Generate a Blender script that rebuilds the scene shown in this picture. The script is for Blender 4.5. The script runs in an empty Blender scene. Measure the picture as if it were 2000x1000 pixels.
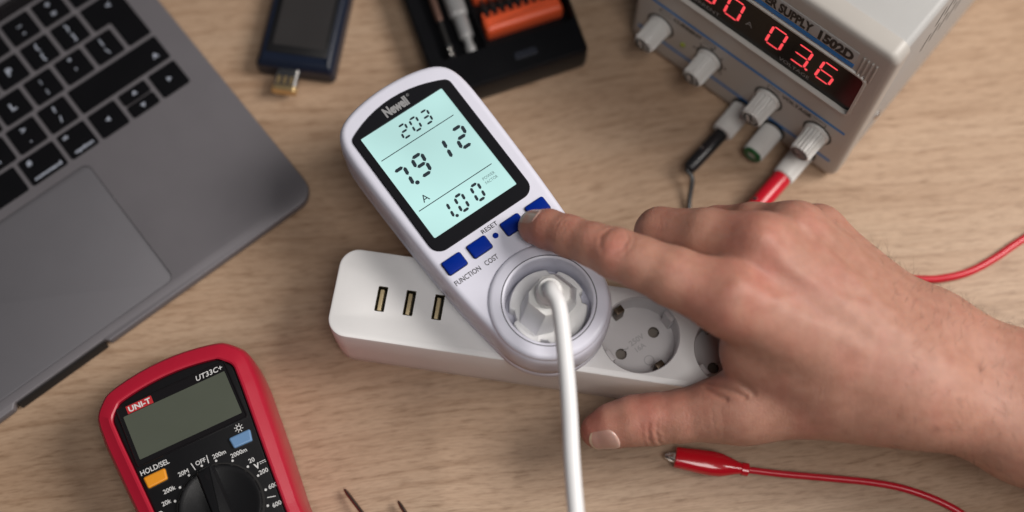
import bpy, bmesh, math, random
import numpy as np
from mathutils import Vector, Matrix
from mathutils.geometry import tessellate_polygon

random.seed(7)
R = math.radians
MM = 0.001
sc = bpy.context.scene
C = sc.collection

# ------------------------------------------------------------------ camera
H, TH, FPX = 616.0, R(20), 2500.0          # height above the table in mm, tilt, focal length in photo pixels
CAM = Vector((0, -H * math.tan(TH), H))
cd = bpy.data.cameras.new('camera'); cam = bpy.data.objects.new('camera', cd); C.objects.link(cam)
cam.location = CAM * MM; cam.rotation_euler = (TH, 0, 0)
cd.sensor_width = 36; cd.lens = 36 * FPX / 2000
cd.clip_start = 0.01; cd.clip_end = 50
cd.dof.use_dof = True; cd.dof.focus_distance = 0.588; cd.dof.aperture_fstop = 2.7
cd.dof.aperture_blades = 0
sc.camera = cam

# ------------------------------------------------------------------ world and lamps
w = bpy.data.worlds.new('World'); sc.world = w; w.use_nodes = True
bg = w.node_tree.nodes['Background']; bg.inputs[0].default_value = (0.80, 0.86, 1.0, 1); bg.inputs[1].default_value = 0.035


def area(name, loc, target, sx, sy, watts, col):
    l = bpy.data.lights.new(name, 'AREA'); l.shape = 'RECTANGLE'; l.size = sx; l.size_y = sy
    l.energy = watts; l.color = col
    o = bpy.data.objects.new(name, l); C.objects.link(o); o.location = loc
    o.rotation_euler = (Vector(target) - Vector(loc)).to_track_quat('-Z', 'Y').to_euler()
    return o


area('window_softbox', (1.15, 0.10, 1.25), (0.0, 0.0, 0.03), 0.70, 0.70, 29.0, (1.0, 0.95, 0.90))
area('ceiling_lamp', (0.22, -0.50, 1.35), (0, 0.02, 0), 0.55, 0.55, 8.0, (1.0, 0.96, 0.92))
sc.view_settings.view_transform = 'Standard'; sc.view_settings.look = 'None'
sc.view_settings.exposure = 0.0; sc.view_settings.gamma = 1.0; sc.view_settings.use_curve_mapping = False
sc.cycles.use_denoising = True
sc.cycles.max_bounces = 8


def at(px, py, z=0.0):
    """Point in mm at height z seen at pixel px,py of the 2000 x 1000 photograph."""
    fw = Vector((0, math.sin(TH), -math.cos(TH))); up = Vector((0, math.cos(TH), math.sin(TH)))
    d = fw + Vector((1, 0, 0)) * ((px - 1000) / FPX) - up * ((py - 500) / FPX)
    return CAM + d * ((z - CAM.z) / d.z)


# ------------------------------------------------------------------ materials
MATS = {}


def srgb(r, g, b):
    f = lambda c: (c / 255 / 12.92) if c / 255 <= 0.04045 else ((c / 255 + 0.055) / 1.055) ** 2.4
    return (f(r), f(g), f(b), 1)


def mat(name, col, rough=0.45, metal=0.0, bump=0.0, bscale=900.0, var=0.04, coat=0.0, trans=0.0, sss=0.0, spec=0.5):
    if name in MATS: return MATS[name]
    m = bpy.data.materials.new(name); m.use_nodes = True; MATS[name] = m
    nt = m.node_tree; N = nt.nodes; L = nt.links; p = N['Principled BSDF']
    tc = N.new('ShaderNodeTexCoord')
    n1 = N.new('ShaderNodeTexNoise'); n1.inputs['Scale'].default_value = 60; n1.inputs['Detail'].default_value = 6
    L.new(tc.outputs['Object'], n1.inputs['Vector'])
    mx = N.new('ShaderNodeMix'); mx.data_type = 'RGBA'
    a = [max(0, c * (1 - var)) for c in col[:3]] + [1]; b = [min(1, c * (1 + var)) for c in col[:3]] + [1]
    mx.inputs[6].default_value = a; mx.inputs[7].default_value = b
    L.new(n1.outputs['Fac'], mx.inputs[0]); L.new(mx.outputs[2], p.inputs['Base Color'])
    mr = N.new('ShaderNodeMapRange'); mr.inputs[3].default_value = max(0.02, rough - 0.07); mr.inputs[4].default_value = rough + 0.07
    L.new(n1.outputs['Fac'], mr.inputs[0]); L.new(mr.outputs[0], p.inputs['Roughness'])
    p.inputs['Metallic'].default_value = metal; p.inputs['Coat Weight'].default_value = coat
    p.inputs['Transmission Weight'].default_value = trans; p.inputs['Specular IOR Level'].default_value = spec
    if sss:
        p.inputs['Subsurface Weight'].default_value = sss; p.inputs['Subsurface Radius'].default_value = (0.003, 0.0025, 0.002)
        p.inputs['Subsurface Scale'].default_value = 1.0
    if bump:
        n2 = N.new('ShaderNodeTexNoise'); n2.inputs['Scale'].default_value = bscale; n2.inputs['Detail'].default_value = 3
        L.new(tc.outputs['Object'], n2.inputs['Vector'])
        bp = N.new('ShaderNodeBump'); bp.inputs['Strength'].default_value = bump; bp.inputs['Distance'].default_value = 0.0003
        L.new(n2.outputs['Fac'], bp.inputs['Height']); L.new(bp.outputs[0], p.inputs['Normal'])
    return m


def emit(name, col, strength, base=(0.02, 0.02, 0.02, 1)):
    m = bpy.data.materials.new(name); m.use_nodes = True; MATS[name] = m
    p = m.node_tree.nodes['Principled BSDF']; p.inputs['Base Color'].default_value = base
    p.inputs['Emission Color'].default_value = col; p.inputs['Emission Strength'].default_value = strength
    p.inputs['Roughness'].default_value = 0.25
    return m


def wood_material():
    m = bpy.data.materials.new('oak_laminate'); m.use_nodes = True
    nt = m.node_tree; N = nt.nodes; L = nt.links; p = N['Principled BSDF']
    tc = N.new('ShaderNodeTexCoord')

    def mapping(sx, sy, rot):
        mp = N.new('ShaderNodeMapping'); mp.inputs['Scale'].default_value = (sx, sy, 1); mp.inputs['Rotation'].default_value = (0, 0, rot)
        return mp

    def noise(vec, scale, detail, rough=0.55, dist=0.0):
        n = N.new('ShaderNodeTexNoise'); n.inputs['Scale'].default_value = scale; n.inputs['Detail'].default_value = detail
        n.inputs['Roughness'].default_value = rough; n.inputs['Distortion'].default_value = dist
        L.new(vec, n.inputs['Vector']); return n.outputs['Fac']

    def ramp(fac, stops):
        r = N.new('ShaderNodeValToRGB'); e = r.color_ramp.elements
        while len(e) < len(stops): e.new(0.5)
        for k, (pos, c) in enumerate(stops): e[k].position = pos; e[k].color = c
        L.new(fac, r.inputs[0]); return r.outputs[0]

    def mixc(kind, fac, a, b):
        x = N.new('ShaderNodeMix'); x.data_type = 'RGBA'; x.blend_type = kind
        if isinstance(fac, float): x.inputs[0].default_value = fac
        else: L.new(fac, x.inputs[0])
        L.new(a, x.inputs[6])
        if isinstance(b, tuple): x.inputs[7].default_value = b
        else: L.new(b, x.inputs[7])
        return x.outputs[2]
    # gentle warp so the grain wanders
    wn = N.new('ShaderNodeTexNoise'); wn.inputs['Scale'].default_value = 3.2; wn.inputs['Detail'].default_value = 2
    L.new(tc.outputs['Object'], wn.inputs['Vector'])
    sb = N.new('ShaderNodeVectorMath'); sb.operation = 'SUBTRACT'; sb.inputs[1].default_value = (0.5, 0.5, 0.5)
    L.new(wn.outputs['Color'], sb.inputs[0])
    ml = N.new('ShaderNodeVectorMath'); ml.operation = 'MULTIPLY'; ml.inputs[1].default_value = (0.0, 0.05, 0)
    L.new(sb.outputs[0], ml.inputs[0])
    ad = N.new('ShaderNodeVectorMath'); ad.operation = 'ADD'; L.new(tc.outputs['Object'], ad.inputs[0]); L.new(ml.outputs[0], ad.inputs[1])
    vr = N.new('ShaderNodeVectorRotate'); vr.rotation_type = 'Z_AXIS'; vr.inputs['Angle'].default_value = R(-7); L.new(ad.outputs[0], vr.inputs['Vector'])
    v = vr.outputs[0]
    rot = 0.0
    mA = mapping(2.2, 26, rot); L.new(v, mA.inputs[0])
    mB = mapping(14, 260, rot); L.new(v, mB.inputs[0])
    mC = mapping(70, 430, rot); L.new(v, mC.inputs[0])
    mD = mapping(150, 1300, rot); L.new(v, mD.inputs[0])
    band = noise(mA.outputs[0], 1.0, 4)
    streak = noise(mB.outputs[0], 1.0, 5, 0.6)
    fibre = noise(mC.outputs[0], 1.0, 3, 0.6)
    fine = noise(mD.outputs[0], 1.0, 2)
    c1 = ramp(band, [(0.25, (0.350, 0.228, 0.146, 1)), (0.5, (0.420, 0.290, 0.196, 1)), (0.75, (0.460, 0.333, 0.234, 1))])
    c2 = ramp(streak, [(0.32, (0.76, 0.71, 0.66, 1)), (0.52, (1, 1, 1, 1)), (0.75, (1.0, 1.0, 1.0, 1))])
    c3 = ramp(fibre, [(0.28, (0.62, 0.56, 0.50, 1)), (0.48, (1, 1, 1, 1)), (0.75, (1, 1, 1, 1))])
    c4 = ramp(fine, [(0.28, (0.70, 0.67, 0.64, 1)), (0.55, (1, 1, 1, 1))])
    col = mixc('MULTIPLY', 0.85, c1, c2)
    col = mixc('MULTIPLY', 0.8, col, c3)
    col = mixc('MULTIPLY', 0.7, col, c4)
    L.new(col, p.inputs['Base Color'])
    p.inputs['Roughness'].default_value = 0.48; p.inputs['Specular IOR Level'].default_value = 0.4
    bp = N.new('ShaderNodeBump'); bp.inputs['Strength'].default_value = 0.25; bp.inputs['Distance'].default_value = 0.0003
    L.new(fibre, bp.inputs['Height']); L.new(bp.outputs[0], p.inputs['Normal'])
    return m


# ------------------------------------------------------------------ mesh helpers (all in mm)
def rpoly(pts, rad, n=6):
    """Closed polygon with rounded corners; rad is one radius or one per corner."""
    out = []; k = len(pts)
    for i in range(k):
        r = rad[i] if isinstance(rad, (list, tuple)) else rad
        p = Vector(pts[i]); a = (Vector(pts[i - 1]) - p); b = (Vector(pts[(i + 1) % k]) - p)
        if r <= 0: out.append((p.x, p.y)); continue
        la, lb = a.length, b.length; a.normalize(); b.normalize()
        half = math.acos(max(-1, min(1, a.dot(b)))) / 2
        d = min(r / math.tan(half), la * 0.499, lb * 0.499); r2 = d * math.tan(half)
        bis = (a + b).normalized(); c = p + bis * (r2 / math.sin(half))
        s = p + a * d; e = p + b * d
        a0 = math.atan2(s.y - c.y, s.x - c.x); a1 = math.atan2(e.y - c.y, e.x - c.x)
        da = (a1 - a0 + math.pi) % (2 * math.pi) - math.pi
        m = max(2, n)
        for j in range(m + 1):
            t = a0 + da * j / m; out.append((c.x + r2 * math.cos(t), c.y + r2 * math.sin(t)))
    return out


def rrect(x0, x1, y0, y1, r, n=6):
    return rpoly([(x0, y0), (x1, y0), (x1, y1), (x0, y1)], r, n)


def circ(cx, cy, r, n=48, a0=0.0):
    return [(cx + r * math.cos(a0 + 2 * math.pi * i / n), cy + r * math.sin(a0 + 2 * math.pi * i / n)) for i in range(n)]


def inset(poly, d):
    if abs(d) < 1e-9: return list(poly)
    out = []; k = len(poly)
    for i in range(k):
        p = Vector(poly[i]); a = p - Vector(poly[i - 1]); b = Vector(poly[(i + 1) % k]) - p
        if a.length < 1e-7: a = b
        if b.length < 1e-7: b = a
        a = a.normalized(); b = b.normalized()
        na = Vector((-a.y, a.x)); nb = Vector((-b.y, b.x)); nn = na + nb
        if nn.length < 1e-6: nn = na
        nn.normalize(); c = max(0.5, nn.dot(na))
        q = p + nn * (d / c); out.append((q.x, q.y))
    return out


class MB:
    def __init__(s): s.v = []; s.f = []

    def add(s, vs, fs):
        o = len(s.v); s.v += [tuple(q) for q in vs]; s.f += [tuple(i + o for i in f) for f in fs]; return s

    def box(s, x0, x1, y0, y1, z0, z1, b=0.0):
        if b: return s.loft(rrect(x0, x1, y0, y1, b * 1.5, 3), [(b, z0), (0, z0 + b), (0, z1 - b), (b * .3, z1 - b * .3), (b, z1)])
        return s.loft([(x0, y0), (x1, y0), (x1, y1), (x0, y1)], [(0, z0), (0, z1)])

    def loft(s, poly, levels, holes=None, bottom=True, top=True):
        n = len(poly); o = len(s.v)
        for d, z in levels: s.v += [(x, y, z) for x, y in inset(poly, d)]
        for l in range(len(levels) - 1):
            for i in range(n):
                j = (i + 1) % n; a = o + l * n
                s.f.append((a + i, a + j, a + n + j, a + n + i))
        if bottom: s.f.append(tuple(o + i for i in reversed(range(n))))
        if top:
            b = o + (len(levels) - 1) * n
            if not holes: s.f.append(tuple(b + i for i in range(n)))
            else:
                z = levels[-1][1]; loops = [[Vector((x, y, 0)) for x, y in inset(poly, levels[-1][0])]]
                idx = list(range(b, b + n))
                for h in holes:
                    loops.append([Vector((x, y, 0)) for x, y in h]); o2 = len(s.v)
                    s.v += [(x, y, z) for x, y in h]; idx += list(range(o2, o2 + len(h)))
                for t in tessellate_polygon(loops): s.f.append(tuple(idx[i] for i in t))
        return s

    def wall(s, poly, z0, z1, inward=True, floor=False):
        """Side wall of a hole from the top z1 down to z0."""
        n = len(poly); o = len(s.v)
        s.v += [(x, y, z1) for x, y in poly] + [(x, y, z0) for x, y in poly]
        for i in range(n):
            j = (i + 1) % n; s.f.append((o + i, o + j, o + n + j, o + n + i))
        if floor: s.f.append(tuple(o + n + i for i in range(n)))
        return s

    def lathe(s, prof, n=64, cx=0, cy=0, closed=False):
        o = len(s.v)
        for r, z in prof: s.v += [(cx + r * math.cos(2 * math.pi * i / n), cy + r * math.sin(2 * math.pi * i / n), z) for i in range(n)]
        for l in range(len(prof) - 1):
            for i in range(n):
                j = (i + 1) % n; a = o + l * n
                s.f.append((a + i, a + j, a + n + j, a + n + i))
        if closed:
            s.f.append(tuple(o + i for i in reversed(range(n)))); b = o + (len(prof) - 1) * n
            s.f.append(tuple(b + i for i in range(n)))
        return s

    def flat(s, poly, z):
        o = len(s.v); s.v += [(x, y, z) for x, y in poly]; s.f.append(tuple(range(o, o + len(poly)))); return s

    def ringflat(s, outer, inner, z):
        n = len(outer); o = len(s.v); s.v += [(x, y, z) for x, y in outer] + [(x, y, z) for x, y in inner]
        for i in range(n):
            j = (i + 1) % n; s.f.append((o + i, o + j, o + n + j, o + n + i))
        return s

    def tube(s, pts, rad, n=16, flatten=1.0, cap=True):
        pts = [Vector(p) for p in pts]; k = len(pts); o = len(s.v)
        up = Vector((0, 0, 1))
        for i, p in enumerate(pts):
            t = (pts[min(i + 1, k - 1)] - pts[max(i - 1, 0)]).normalized()
            a = t.cross(up)
            if a.length < 0.05: a = t.cross(Vector((1, 0, 0)))
            a.normalize(); b = a.cross(t).normalized()
            if i and a.dot(pa) < 0: a = -a; b = -b
            pa = a
            r = rad[i] if isinstance(rad, (list, tuple)) else rad
            for j in range(n):
                q = 2 * math.pi * j / n; c = p + a * (r * math.cos(q)) + b * (r * flatten * math.sin(q)); s.v.append((c.x, c.y, c.z))
        for i in range(k - 1):
            for j in range(n):
                q = (j + 1) % n; a = o + i * n
                s.f.append((a + j, a + q, a + n + q, a + n + j))
        if cap:
            s.f.append(tuple(o + j for j in range(n))); s.f.append(tuple(o + (k - 1) * n + j for j in reversed(range(n))))
        return s

    def tf(s, M):
        s.v = [tuple(M @ Vector(q)) for q in s.v]; return s


def spline(pts, n=10):
    P = [Vector(p) for p in pts]; P = [P[0] * 2 - P[1]] + P + [P[-1] * 2 - P[-2]]; out = []
    for i in range(1, len(P) - 2):
        a, b, c, d = P[i - 1], P[i], P[i + 1], P[i + 2]
        for j in range(n):
            t = j / n
            out.append(0.5 * ((2 * b) + (c - a) * t + (2 * a - 5 * b + 4 * c - d) * t * t + (3 * b - a - 3 * c + d) * t ** 3))
    out.append(P[-2]); return out


def obj(name, mb, m, parent=None, smooth=35, label=None):
    me = bpy.data.meshes.new(name)
    me.from_pydata([(x * MM, y * MM, z * MM) for x, y, z in mb.v], [], mb.f)
    bm = bmesh.new(); bm.from_mesh(me); bmesh.ops.recalc_face_normals(bm, faces=bm.faces[:]); bm.to_mesh(me); bm.free()
    if smooth:
        me.polygons.foreach_set('use_smooth', [True] * len(me.polygons)); me.set_sharp_from_angle(angle=R(smooth))
    me.materials.append(m)
    o = bpy.data.objects.new(name, me); C.objects.link(o)
    if parent: o.parent = parent
    if label: o['label'] = label
    return o


def thing(name, label, cat, loc=(0, 0, 0), rz=0.0, group=None):
    o = bpy.data.objects.new(name, None); C.objects.link(o); o.empty_display_size = 0.01
    o.location = Vector(loc) * MM; o.rotation_euler = (0, 0, R(rz)); o['label'] = label; o['category'] = cat
    if group: o['group'] = group
    return o


PANEL = Matrix(((1, 0, 0, 0), (0, 0, -1, 0), (0, 1, 0, 0), (0, 0, 0, 1)))   # build flat, then stand it up facing -y
_TXT = {}


def text(name, s, h, x, y, z, m, parent, rot=0.0, wid=None, bold=0.0, shear=0.0, align='CENTER', M=None, extrude=0.0):
    """Flat lettering: cap height h mm, centred at x,y (or left aligned)."""
    key = (s, bold, shear)
    if key not in _TXT:
        cu = bpy.data.curves.new('t', 'FONT'); cu.body = s; cu.size = 1.0; cu.offset = bold; cu.shear = shear; cu.resolution_u = 3
        to = bpy.data.objects.new('t', cu); C.objects.link(to)
        me = bpy.data.meshes.new_from_object(to.evaluated_get(bpy.context.evaluated_depsgraph_get()))
        vs = [tuple(q.co) for q in me.vertices]; fs = [tuple(p.vertices) for p in me.polygons]
        bpy.data.objects.remove(to); bpy.data.curves.remove(cu); bpy.data.meshes.remove(me)
        _TXT[key] = (vs, fs)
    vs, fs = _TXT[key]
    k = h / 0.69
    x0 = min(q[0] for q in vs); x1 = max(q[0] for q in vs)
    kx = (wid / (x1 - x0)) if wid else k
    cx = (x0 + x1) / 2 if align == 'CENTER' else x0
    c, sn = math.cos(R(rot)), math.sin(R(rot)); mb = MB()
    out = []
    for q in vs:
        a = (q[0] - cx) * kx; b = q[1] * k - h / 2
        out.append((x + a * c - b * sn, y + a * sn + b * c, z))
    mb.add(out, fs)
    if M: mb.tf(M)
    return obj(name, mb, m, parent, smooth=0)


SEG = {'0': 'abcdef', '1': 'bc', '2': 'abged', '3': 'abgcd', '4': 'fgbc', '5': 'afgcd', '6': 'afgedc', '7': 'abc', '8': 'abcdefg', '9': 'abcdfg'}


def digit(mb, ch, cx, cy, wd, ht, t, z, slant=0.12, gap=0.35, dp=False, flat=1.0):
    """Seven-segment figure as separate flat bars."""
    hw, hh = wd / 2, ht / 2

    def bar(ax, ay, bx, by):
        if abs(ay - by) < 1e-6:
            q = t * flat; pts = [(ax + gap, ay), (ax + gap + t / 2, ay + q / 2), (bx - gap - t / 2, ay + q / 2), (bx - gap, ay), (bx - gap - t / 2, ay - q / 2), (ax + gap + t / 2, ay - q / 2)]
        else:
            pts = [(ax, ay + gap), (ax + t / 2, ay + gap + t / 2), (ax + t / 2, by - gap - t / 2), (ax, by - gap), (ax - t / 2, by - gap - t / 2), (ax - t / 2, ay + gap + t / 2)]
            pts = pts[::-1]
        mb.flat([(cx + x + (y) * slant, cy + y) for x, y in pts], z)
    S = {'a': (-hw, hh, hw, hh), 'g': (-hw, 0, hw, 0), 'd': (-hw, -hh, hw, -hh), 'f': (-hw, 0, -hw, hh), 'b': (hw, 0, hw, hh), 'e': (-hw, -hh, -hw, 0), 'c': (hw, -hh, hw, 0)}
    for q in SEG[ch]: bar(*S[q])
    if dp: mb.flat(circ(cx + hw + t * 1.1 - hh * slant, cy - hh, t * 0.62, 12), z)


# ------------------------------------------------------------------ table
tb = MB().box(-620, 620, -420, 520, -28, 0, 1.5)
t = obj('table', tb, wood_material()); t['kind'] = 'structure'
t['label'] = 'light oak table top with fine horizontal grain'; t['category'] = 'table'

# common materials
M_white = mat('white_plastic', (0.80, 0.79, 0.79, 1), 0.38, bump=0.06, bscale=2500)
M_meter = mat('cool_white_plastic', (0.68, 0.68, 0.78, 1), 0.34, bump=0.06, bscale=2500)
M_black = mat('black_plastic', (0.008, 0.008, 0.009, 1), 0.36, bump=0.12, bscale=3000, spec=0.3)
M_gloss = mat('gloss_black', (0.010, 0.009, 0.010, 1), 0.16)
M_red = mat('red_rubber', (0.41, 0.011, 0.032, 1), 0.36, bump=0.10, bscale=2500)
M_steel = mat('bright_steel', (0.62, 0.60, 0.58, 1), 0.24, metal=1.0)
M_dark = mat('dark_hollow', (0.006, 0.005, 0.005, 1), 0.7)
M_print = mat('white_print', (0.62, 0.62, 0.62, 1), 0.6)
M_ink = mat('dark_print', (0.03, 0.03, 0.035, 1), 0.6)


# ------------------------------------------------------------------ laptop
def build_laptop():
    o = at(618, 379, 10)
    root = thing('laptop', 'open space grey laptop with black keys at the left edge', 'laptop', (o.x, o.y, 0), 38.8)
    grey = mat('space_grey_aluminium', (0.150, 0.141, 0.153, 1), 0.52, metal=0.3, bump=0.05, bscale=6000, var=0.02)
    padm = mat('trackpad_glass', (0.128, 0.124, 0.136, 1), 0.55, metal=0.2, spec=0.3, var=0.02)
    keym = mat('key_black', (0.004, 0.004, 0.005, 1), 0.42, bump=0.05, bscale=5000, spec=0.18)
    leg = mat('key_legend', (0.33, 0.36, 0.43, 1), 0.6)
    W, D, zt = 304.0, 212.0, 10.6
    nx0, nx1 = -178.0, -127.0
    out = rpoly([(-W, 0), (nx0 - 2, 0), (nx0, 2.4), (nx1, 2.4), (nx1 + 2, 0), (0, 0), (0, D), (-W, D)], [10, 1.5, 1.5, 1.5, 1.5, 10, 10, 10], 6)
    px0, px1, py0, py1 = -217.0, -82.5, 7.5, 88.0
    hole = rrect(px0 - .35, px1 + .35, py0 - .35, py1 + .35, 4.2)
    b = MB().loft(out, [(5.0, 0.8), (2.0, 2.0), (0.5, 4.5), (0.0, 7.0), (0.0, 9.9), (0.3, 10.4), (0.7, zt)], holes=[hole]).wall(hole, zt - 1.2, zt)
    obj('body', b, grey, root)
    obj('thumb_scoop', MB().loft(rrect(nx0 + 0.6, nx1 - 0.6, 1.3, 3.6, .4), [(0, 1.5), (0, 8.2), (0.4, 9.2)]), M_dark, root)
    obj('trackpad_groove', MB().loft(hole, [(0, zt - 2.0), (0, zt - 1.1)]), M_dark, root)
    obj('trackpad', MB().loft(rrect(px0, px1, py0, py1, 4), [(0, zt - 1.0), (0, zt - 0.25), (0.25, zt - 0.08)]), padm, root)
    for fx in (-W + 25, -25):
        for fy in (25, D - 25): obj('foot', MB().lathe([(7, 0), (7.5, 0.8), (6, 1.4)], 24, fx, fy, True), M_black, root)
    # keyboard, ISO layout: rows from the front. x measured from the right arrow's right edge
    P = 18.9; cap = 16.5; rp = 18.8
    kx1 = -14.0; ky0 = 93.8
    kw = {}

    def key(x1, wd, y0, ht, marks, poly=None):
        pl = poly or rrect(x1 - wd, x1, y0, y0 + ht, 1.4, 4)
        sig = (round(wd, 2), round(ht, 2), poly is not None)
        cx, cy = x1 - wd / 2, y0 + ht / 2
        if sig not in kw:
            base = [(x - cx, y - cy) for x, y in pl]
            k = obj('key', MB().loft(base, [(0.1, 0), (0, 0.2), (0, 0.75), (0.22, 1.0)]), keym, root); kw[sig] = k
        else:
            k = kw[sig].copy(); C.objects.link(k)
        k.location = (cx * MM, cy * MM, (zt - 0.15) * MM)
        for (s, h, lx, ly, wid) in marks:
            text('legend', s, h, lx, ly, 1.06, leg, k, wid=wid, bold=0.035)
        return k

    def letter(ch): return [(ch, 4.4, 0, 0, None)]

    def two(a, c): return [(a, 3.4, 0, 3.6, None), (c, 3.4, 0, -3.2, None)]
    y = ky0
    # bottom row
    x = kx1
    def tri(k, lx, ly, ang):
        pts = [(lx + 1.7 * math.cos(ang + q), ly + 1.7 * math.sin(ang + q)) for q in (0, 2.1, 4.19)]
        obj('legend', MB().flat(pts, 1.06), leg, k, smooth=0)
    k = key(x, cap, y, cap, []); tri(k, 0, 0, 0); x -= P
    k = key(x, cap, y, 7.9, []); tri(k, 0, 0, -math.pi / 2)
    k = key(x, cap, y + 8.6, 7.9, []); tri(k, 0, 0, math.pi / 2); x -= P
    k = key(x, cap, y, cap, []); tri(k, 0, 0, math.pi); x -= P
    key(x, cap, y, cap, [('option', 2.0, 0.5, -5.4, 11), ('alt', 2.0, -4.5, 5.0, None)]); x -= P
    key(x, cap + 4.6, y, cap, [('command', 2.1, 0, -5.4, 16), ('#', 3.0, -5.6, 4.4, None)]); x -= P + 4.6
    key(x, 5 * P - 2.4, y, cap, []); x -= 5 * P
    key(x, cap + 4.6, y, cap, [('command', 2.1, 0, -5.4, 16)]); x -= P + 4.6
    for s in ('option', 'ctrl', 'fn'): key(x, cap, y, cap, [(s, 2.0, 0, -5.4, None)]); x -= P
    xl = x + P - cap
    # shift row
    y += rp; x = kx1
    key(x, 2 * P + cap + 0.4, y, cap, [('^', 4.5, 21, -3.6, None)]); x -= 3 * P + 0.4
    for a, c in (('?', '/'), ('>', '.'), ('<', ',')): key(x, cap, y, cap, two(a, c)); x -= P
    for ch in 'MNBVCXZ': key(x, cap, y, cap, letter(ch)); x -= P
    key(x, cap, y, cap, two('~', '`')); x -= P
    key(x, x - xl, y, cap, [])
    # home row and the row above, sharing the L-shaped return key
    y += rp; x = kx1
    rw_lo = cap - 2.6; rw_up = cap + 7.0
    xs = x - rw_lo - 2.4
    for m_ in (two('|', '\\'), two('"', "'"), two(':', ';')): key(xs, cap, y, cap, m_); xs -= P
    for ch in 'LKJHGFDSA': key(xs, cap, y, cap, letter(ch)); xs -= P
    key(xs, xs - xl, y, cap, [])
    poly = rpoly([(x - rw_lo, y), (x, y), (x, y + rp + cap), (x - rw_up, y + rp + cap), (x - rw_up, y + rp), (x - rw_lo, y + rp)], [1.4, 1.4, 1.4, 1.4, 1.4, 0.8], 4)
    key(x, rw_up, y, rp + cap, [('<', 3.4, 2.5, 11.0, None)], poly)
    y += rp; xs = x - rw_up - 2.4
    for m_ in (two('}', ']'), two('{', '[')): key(xs, cap, y, cap, m_); xs -= P
    for ch in 'POIUYTREWQ': key(xs, cap, y, cap, letter(ch)); xs -= P
    key(xs, xs - xl, y, cap, [])
    # number row
    y += rp; xs = x
    key(xs, cap + 7.6, y, cap, [('<', 3.2, 4.5, -3.0, None)]); xs -= P + 7.6
    for m_ in (('+', '='), ('_', '-'), (')', '0'), ('(', '9'), ('*', '8'), ('&', '7'), ('^', '6'), ('%', '5'), ('$', '4'), ('£', '3'), ('@', '2'), ('!', '1')):
        if xs - cap < xl - 4: break
        key(xs, cap, y, cap, two(*m_)); xs -= P
    y += rp
    obj('touch_bar', MB().loft(rrect(xl, kx1 - P + 1, y, y + 9.5, 1.2), [(0, zt - .1), (0, zt + .1), (.2, zt + .3)]), M_gloss, root)
    key(kx1, cap, y, 9.5, [])
    # hinge and lid, leaning back beyond the picture
    obj('hinge', MB().tube([(-W + 40, D - 6, zt - 1), (-40, D - 6, zt - 1)], 4.2, 20), M_black, root)
    a = R(108); lid = MB().loft(rrect(-W, 0, 0, 206, 9), [(0.6, 0), (0, 0.6), (0, 4.4), (0.8, 5)])
    Ml = Matrix.Translation((0, D - 6, zt + 3)) @ Matrix.Rotation(a, 4, 'X') @ Matrix.Scale(-1, 4, (0, 1, 0)) @ Matrix.Rotation(0, 4, 'Z')
    Ml = Matrix.Translation((0, D - 7, zt + 4)) @ Matrix.Rotation(R(72), 4, 'X')
    l = obj('screen_lid', lid.tf(Ml), grey, root)
    obj('display', MB().loft(rrect(-W + 3, -3, 4, 203, 6), [(0, 5.1), (0.2, 5.4)]).tf(Ml), M_gloss, l)
    return root


build_laptop()


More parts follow.
